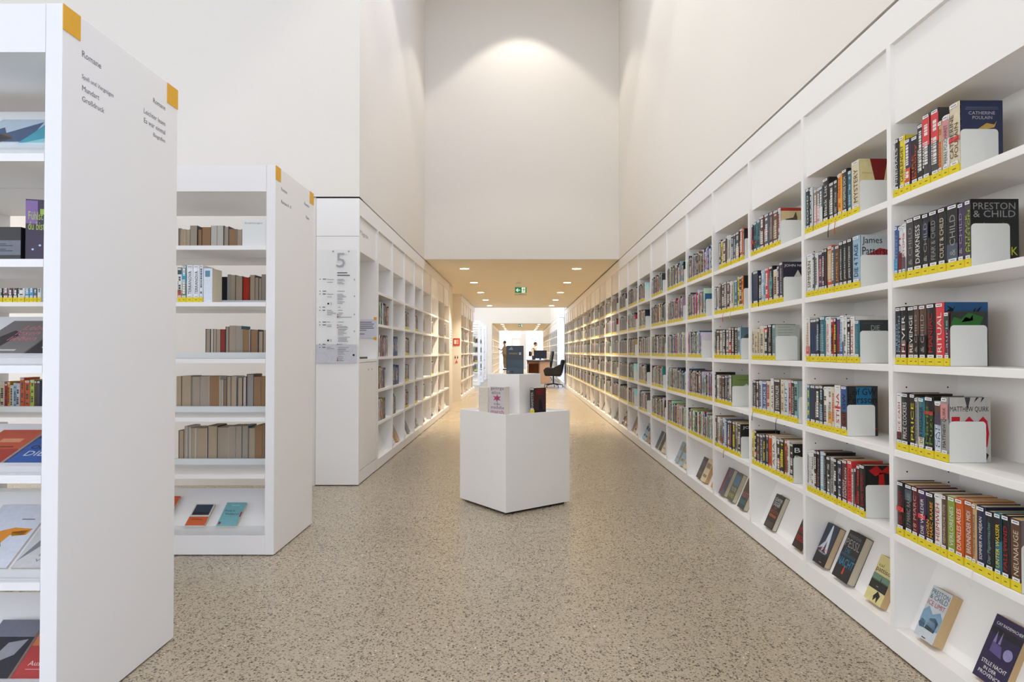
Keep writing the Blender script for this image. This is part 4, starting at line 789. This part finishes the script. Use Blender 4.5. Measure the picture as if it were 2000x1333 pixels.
def office_chair(label, loc, rz, high=.0):
    t = thing('office_chair', label, 'chair', loc, rz, 'black leather swivel chairs at the desk')
    for i in range(5):
        an = 2*PI*i/5+.3; c, s = math.cos(an), math.sin(an)
        MB().tube([(0, 0, .12), (.16*c, .16*s, .10), (.31*c, .31*s, .075)], [.022, .018, .014], 8).build('leg', 'black', t, smooth=True)
        MB().cyl((.31*c-.012, .31*s, .028), .028, .024, 12, ax='x').build('caster', 'black', t)
    MB().cyl((0, 0, .10), .025, .26, 12).build('gas_column', 'black', t)
    rbox('seat', 'leather', t, .54, .54, .13, (0, 0, .43))
    rbox('backrest', 'leather', t, .10, .54, .46+high, (.27, 0, .66+high/2), (0, .16, 0))
    for s in (-1, 1):
        pts = [(-.26, 0), (-.30, .16), (-.22, .24), (.0, .22), (.22, .34), (.28, .30), (.24, 0)]
        o = MB().outline(pts, (0, s*.25-.03, .40), (1, 0, 0), (0, 0, 1), (0, 1, 0), .06).build('armrest', 'leather', t)
        b = o.modifiers.new('b', 'BEVEL'); b.width = .02; b.segments = 3
    MB().box(.10, .24, -.04, .04, .34, .40).build('tilt_bracket', 'chrome', t)
    return t
office_chair('black leather swivel armchair turned to the desk, standing in front of the right wall', (1.05, 20.9, 0), math.radians(-8))
office_chair('tall-backed black office chair behind the armchair at the end of the desk', (.96, 26.3, .0), math.radians(4), .28)

# ------------------------------------------------------------------ two people in the distance
def skinned(name, pts, edges, mat, parent, root=0, lv=1):
    me = bpy.data.meshes.new(name); me.from_pydata([p[:3] for p in pts], edges, []); me.materials.append(M[mat])
    o = bpy.data.objects.new(name, me); COL.objects.link(o); o.parent = parent
    sk = o.modifiers.new('s', 'SKIN'); sk.use_smooth_shade = True
    for v, p in zip(me.skin_vertices[0].data, pts): v.radius = (p[3], p[4] if len(p) > 4 else p[3]); v.use_root = False
    me.skin_vertices[0].data[root].use_root = True
    su = o.modifiers.new('u', 'SUBSURF'); su.levels = lv; su.render_levels = 2
    return o
def hand(parent, wr, d, mat='skin'):
    d = Vector(d).normalized(); a_ = d.cross(Vector((0, 1, 0))).normalized() if abs(d.y) < .9 else Vector((1, 0, 0)); w = Vector(wr)
    P_ = [(*w, .022), (*(w+d*.05), .030, .014), (*(w+d*.085), .030, .013)]; E_ = [(0, 1), (1, 2)]
    for k, (off, l) in enumerate(((-.026, .062), (-.009, .074), (.009, .070), (.026, .055))):
        b0 = w+d*.085+a_*off; n = len(P_)
        P_ += [(*(b0+d*l*.5), .0085), (*(b0+d*l+Vector((0, .012, -.01))), .007)]; E_ += [(2, n), (n, n+1)]
    n = len(P_); P_ += [(*(w+d*.05+a_*.045), .010), (*(w+d*.09+a_*.062), .0085)]; E_ += [(1, n), (n, n+1)]
    skinned('hand', P_, E_, mat, parent)
def head(t, c, face, hair='hair'):
    """face: unit direction in the ground plane; the skull, nose, ears and hair"""
    f = Vector((*face, 0)).normalized(); s = Vector((-f.y, f.x, 0)); c = Vector(c)
    h = MB(); n, m_ = 16, 12
    def ell(mb, o, ax, ay, az, col=(255,255,255)):
        vs = []; 
        for i in range(m_+1):
            th = PI*i/m_
            for j in range(n): ph = 2*PI*j/n; vs.append(o+f*ax*math.sin(th)*math.cos(ph)+s*ay*math.sin(th)*math.sin(ph)+Vector((0, 0, az*math.cos(th))))
        mb.add(vs, [(i*n+j, i*n+(j+1) % n, (i+1)*n+(j+1) % n, (i+1)*n+j) for i in range(m_) for j in range(n)], col)
    ell(h, c, .095, .075, .115); ell(h, c+f*.03-Vector((0, 0, .06)), .06, .055, .06); ell(h, c+f*.10-Vector((0, 0, .015)), .018, .012, .02)
    ell(h, c+s*.077, .016, .008, .028); ell(h, c-s*.077, .016, .008, .028)
    h.build('head', 'skin', t, smooth=True)
    g = MB(); ell(g, c-f*.018+Vector((0, 0, .028)), .10, .088, .105); g.build('hair', hair, t, smooth=True)
    e = MB()
    for sg in (-1, 1): ell(e, c+f*.088+s*.03*sg+Vector((0, 0, .012)), .008, .012, .007)
    ell(e, c+f*.083-Vector((0, 0, .06)), .008, .022, .005); e.build('eyes_and_mouth', 'hair', t, smooth=True)
pa = thing('person', 'person in grey top and khaki trousers reaching up to a shelf in the distance', 'person', (-1.0, 40.5, 0))
b = [(0, 0, .95, .10, .08), (0, 0, 1.12, .10, .08), (.02, 0, 1.32, .13, .10), (.01, 0, 1.46, .09, .08), (0, 0, 1.55, .055), (0, -.02, 1.62, .05)]
b += [(.0, -.19, 1.40, .06), (-.20, -.22, 1.22, .045), (-.44, -.20, 1.36, .032), (-.02, .19, 1.40, .06), (-.10, .26, 1.14, .045), (-.26, .24, .98, .034)]
b += [(0, -.08, .80, .07), (-.02, -.10, .50, .055), (.02, -.10, .10, .042), (.0, .08, .80, .07), (.03, .10, .50, .055), (.08, .10, .10, .042)]
E = [(0,1),(1,2),(2,3),(3,4),(4,5),(3,6),(6,7),(7,8),(3,9),(9,10),(10,11),(0,12),(12,13),(13,14),(0,15),(15,16),(16,17)]
skinned('body', b, E, 'skin', pa)
skinned('top', [(0,0,.86,.17,.135),(0,0,1.0,.165,.13),(0,0,1.14,.155,.125),(.02,0,1.32,.19,.14),(.01,0,1.45,.11,.09),(0,-.20,1.40,.075),(-.13,-.22,1.29,.065),(0,.20,1.40,.075),(-.06,.25,1.24,.065)], [(0,1),(1,2),(2,3),(3,4),(4,5),(5,6),(4,7),(7,8)], 'shirt', pa)
skinned('trousers', [(0,0,.92,.15,.12),(0,-.08,.82,.11),(-.02,-.10,.5,.085),(.02,-.10,.10,.065),(0,.08,.82,.11),(.03,.10,.5,.085),(.08,.10,.10,.065),(0,0,1.02,.135,.11)], [(0,1),(1,2),(2,3),(0,4),(4,5),(5,6),(0,7)], 'khaki', pa)
for y, x in ((-.10, .02), (.10, .08)): skinned('shoe', [(x+.03, y, .045, .042), (x-.06, y, .04, .042), (x-.15, y, .035, .035)], [(0,1),(1,2)], 'bag', pa)
hand(pa, (-.44, -.20, 1.36), (-.4, .1, .9)); hand(pa, (-.26, .24, .98), (-.9, 0, -.3))
head(pa, (-.01, 0, 1.70), (-1, .1))
bp = thing('backpack', 'black bag on the back of the person reaching to the shelf', 'bag', (-.79, 40.5, 1.12)); rbox('pouch', 'bag', bp, .14, .26, .36, (0, 0, 0)); MB().tube([(-.05, -.08, .15), (-.10, -.10, .22), (-.20, -.12, .26)], .012).build('strap', 'bag', bp)
pb = thing('person', 'person in white top with short hair behind the reception desk monitor', 'person', (.75, 37.2, 0))
b = [(0, 0, .92, .10, .08), (.0, 0, 1.10, .10, .08), (.03, 0, 1.28, .12, .10), (.05, 0, 1.38, .09, .08), (.07, 0, 1.46, .05), (.09, 0, 1.52, .05)]
b += [(.04, -.19, 1.33, .055), (.10, -.24, 1.08, .042), (.26, -.18, .96, .032), (.04, .19, 1.33, .055), (.08, .25, 1.08, .042), (.24, .22, .94, .032)]
b += [(0, -.08, .78, .07), (0, -.10, .48, .055), (-.02, -.10, .10, .04), (0, .08, .78, .07), (.02, .10, .48, .055), (.03, .10, .10, .04)]
skinned('body', b, E, 'skin', pb)
skinned('top', [(0,0,.82,.175,.14),(0,0,.96,.17,.135),(0,0,1.12,.155,.13),(.03,0,1.28,.18,.14),(.05,0,1.38,.10,.09),(.04,-.19,1.33,.065),(.04,.19,1.33,.065)], [(0,1),(1,2),(2,3),(3,4),(4,5),(4,6)], 'blouse', pb)
skinned('trousers', [(0,0,.88,.15,.12),(0,-.08,.79,.11),(0,-.10,.48,.08),(-.02,-.10,.10,.06),(0,.08,.79,.11),(.02,.10,.48,.08),(.03,.10,.10,.06),(0,0,.98,.135,.11)], [(0,1),(1,2),(2,3),(0,4),(4,5),(5,6),(0,7)], 'denim', pb)
for y, x in ((-.10, -.02), (.10, .03)): skinned('shoe', [(x-.03, y, .045, .04), (x+.06, y, .04, .04), (x+.15, y, .035, .032)], [(0,1),(1,2)], 'bag', pb)
hand(pb, (.26, -.18, .96), (.8, 0, -.5)); hand(pb, (.24, .22, .94), (.8, 0, -.5))
head(pb, (.10, 0, 1.57), (1, 0))
bg = thing('handbag', 'dark shoulder bag on the person behind the monitor', 'bag', (.53, 37.1, 1.02)); rbox('pouch', 'bag', bg, .16, .26, .30, (0, 0, 0)); MB().tube([(.02, -.08, .14), (.10, -.1, .26), (.20, -.13, .33)], .012).build('strap', 'bag', bg)
cb = thing('side_table', 'small low white table near the person reaching to the shelf', 'table', (-1.05, 41.5, 0)); MB().box(-.24, .24, -.2, .2, .42, .45).build('tabletop', 'steel', cb)
for sx in (-.2, .2):
    for sy in (-.16, .16): MB().cyl((sx, sy, .0), .012, .42, 8).build('leg', 'chrome', cb)

# ------------------------------------------------------------------ light, camera, view
def hall_spot(i, x, y, power=68):
    t = thing('ceiling_spotlight', f'recessed ceiling spotlight of the tall hall above the frame, {ORD[i]} in its row', 'ceiling light', (x, y, TOP), 0, 'tall hall spotlights')
    MB().cyl((0, 0, -.06), .07, .06, 20).build('housing', 'steel', t)
    ld = bpy.data.lights.new('spot', 'SPOT'); ld.energy = power; ld.color = (1, .93, .85); ld.shadow_soft_size = .05; ld.spot_size = math.radians(92); ld.spot_blend = .22
    lo = bpy.data.objects.new('lamp_light', ld); COL.objects.link(lo); lo.parent = t; lo.location = (0, 0, -.09)
for i, y in enumerate((8.57, 6.45, 4.33, 2.2, 0.1)): hall_spot(i, .0, y)
for i, y in enumerate((22.5, 25.3, 28.1)): hall_spot(i+5, .0, y, 110)
wd = bpy.data.worlds.new('World'); bpy.context.scene.world = wd; wd.use_nodes = True
bgn = wd.node_tree.nodes['Background']; 
wn = wd.node_tree; wt = wn.nodes.new('ShaderNodeTexCoord'); wsep = wn.nodes.new('ShaderNodeSeparateXYZ'); wmr = wn.nodes.new('ShaderNodeMapRange'); wmx = wn.nodes.new('ShaderNodeMix'); wmx.data_type = 'RGBA'
wn.links.new(wt.outputs['Generated'], wsep.inputs[0]); wn.links.new(wsep.outputs['X'], wmr.inputs['Value']); wmr.inputs['From Min'].default_value = -.1; wmr.inputs['From Max'].default_value = .7
wmx.inputs['A'].default_value = (.88, .93, 1.0, 1); wmx.inputs['B'].default_value = (.58, .82, 1.42, 1)   # hazy sky on one side, clear blue sky on the other
wn.links.new(wmr.outputs['Result'], wmx.inputs['Factor']); wn.links.new(wmx.outputs['Result'], bgn.inputs['Color'])
bgn.inputs['Strength'].default_value = 2.5
cam = bpy.data.cameras.new('Camera'); co = bpy.data.objects.new('Camera', cam); COL.objects.link(co)
cam.sensor_fit = 'HORIZONTAL'; cam.sensor_width = 36; cam.lens = F/2000*36; cam.clip_start = .05; cam.clip_end = 200
pitch = .8; co.location = (0, 0, H); co.rotation_euler = (math.radians(90+pitch), 0, 0)
cam.shift_x = -17/2000; cam.shift_y = (20.5-F*math.tan(math.radians(pitch)))/2000
sc = bpy.context.scene; sc.camera = co
sc.view_settings.view_transform = 'Standard'; sc.view_settings.look = 'None'; sc.view_settings.gamma = 1; sc.view_settings.exposure = .34
sc.cycles.max_bounces = 10; sc.cycles.diffuse_bounces = 6; sc.cycles.sample_clamp_indirect = 6; sc.cycles.use_denoising = True
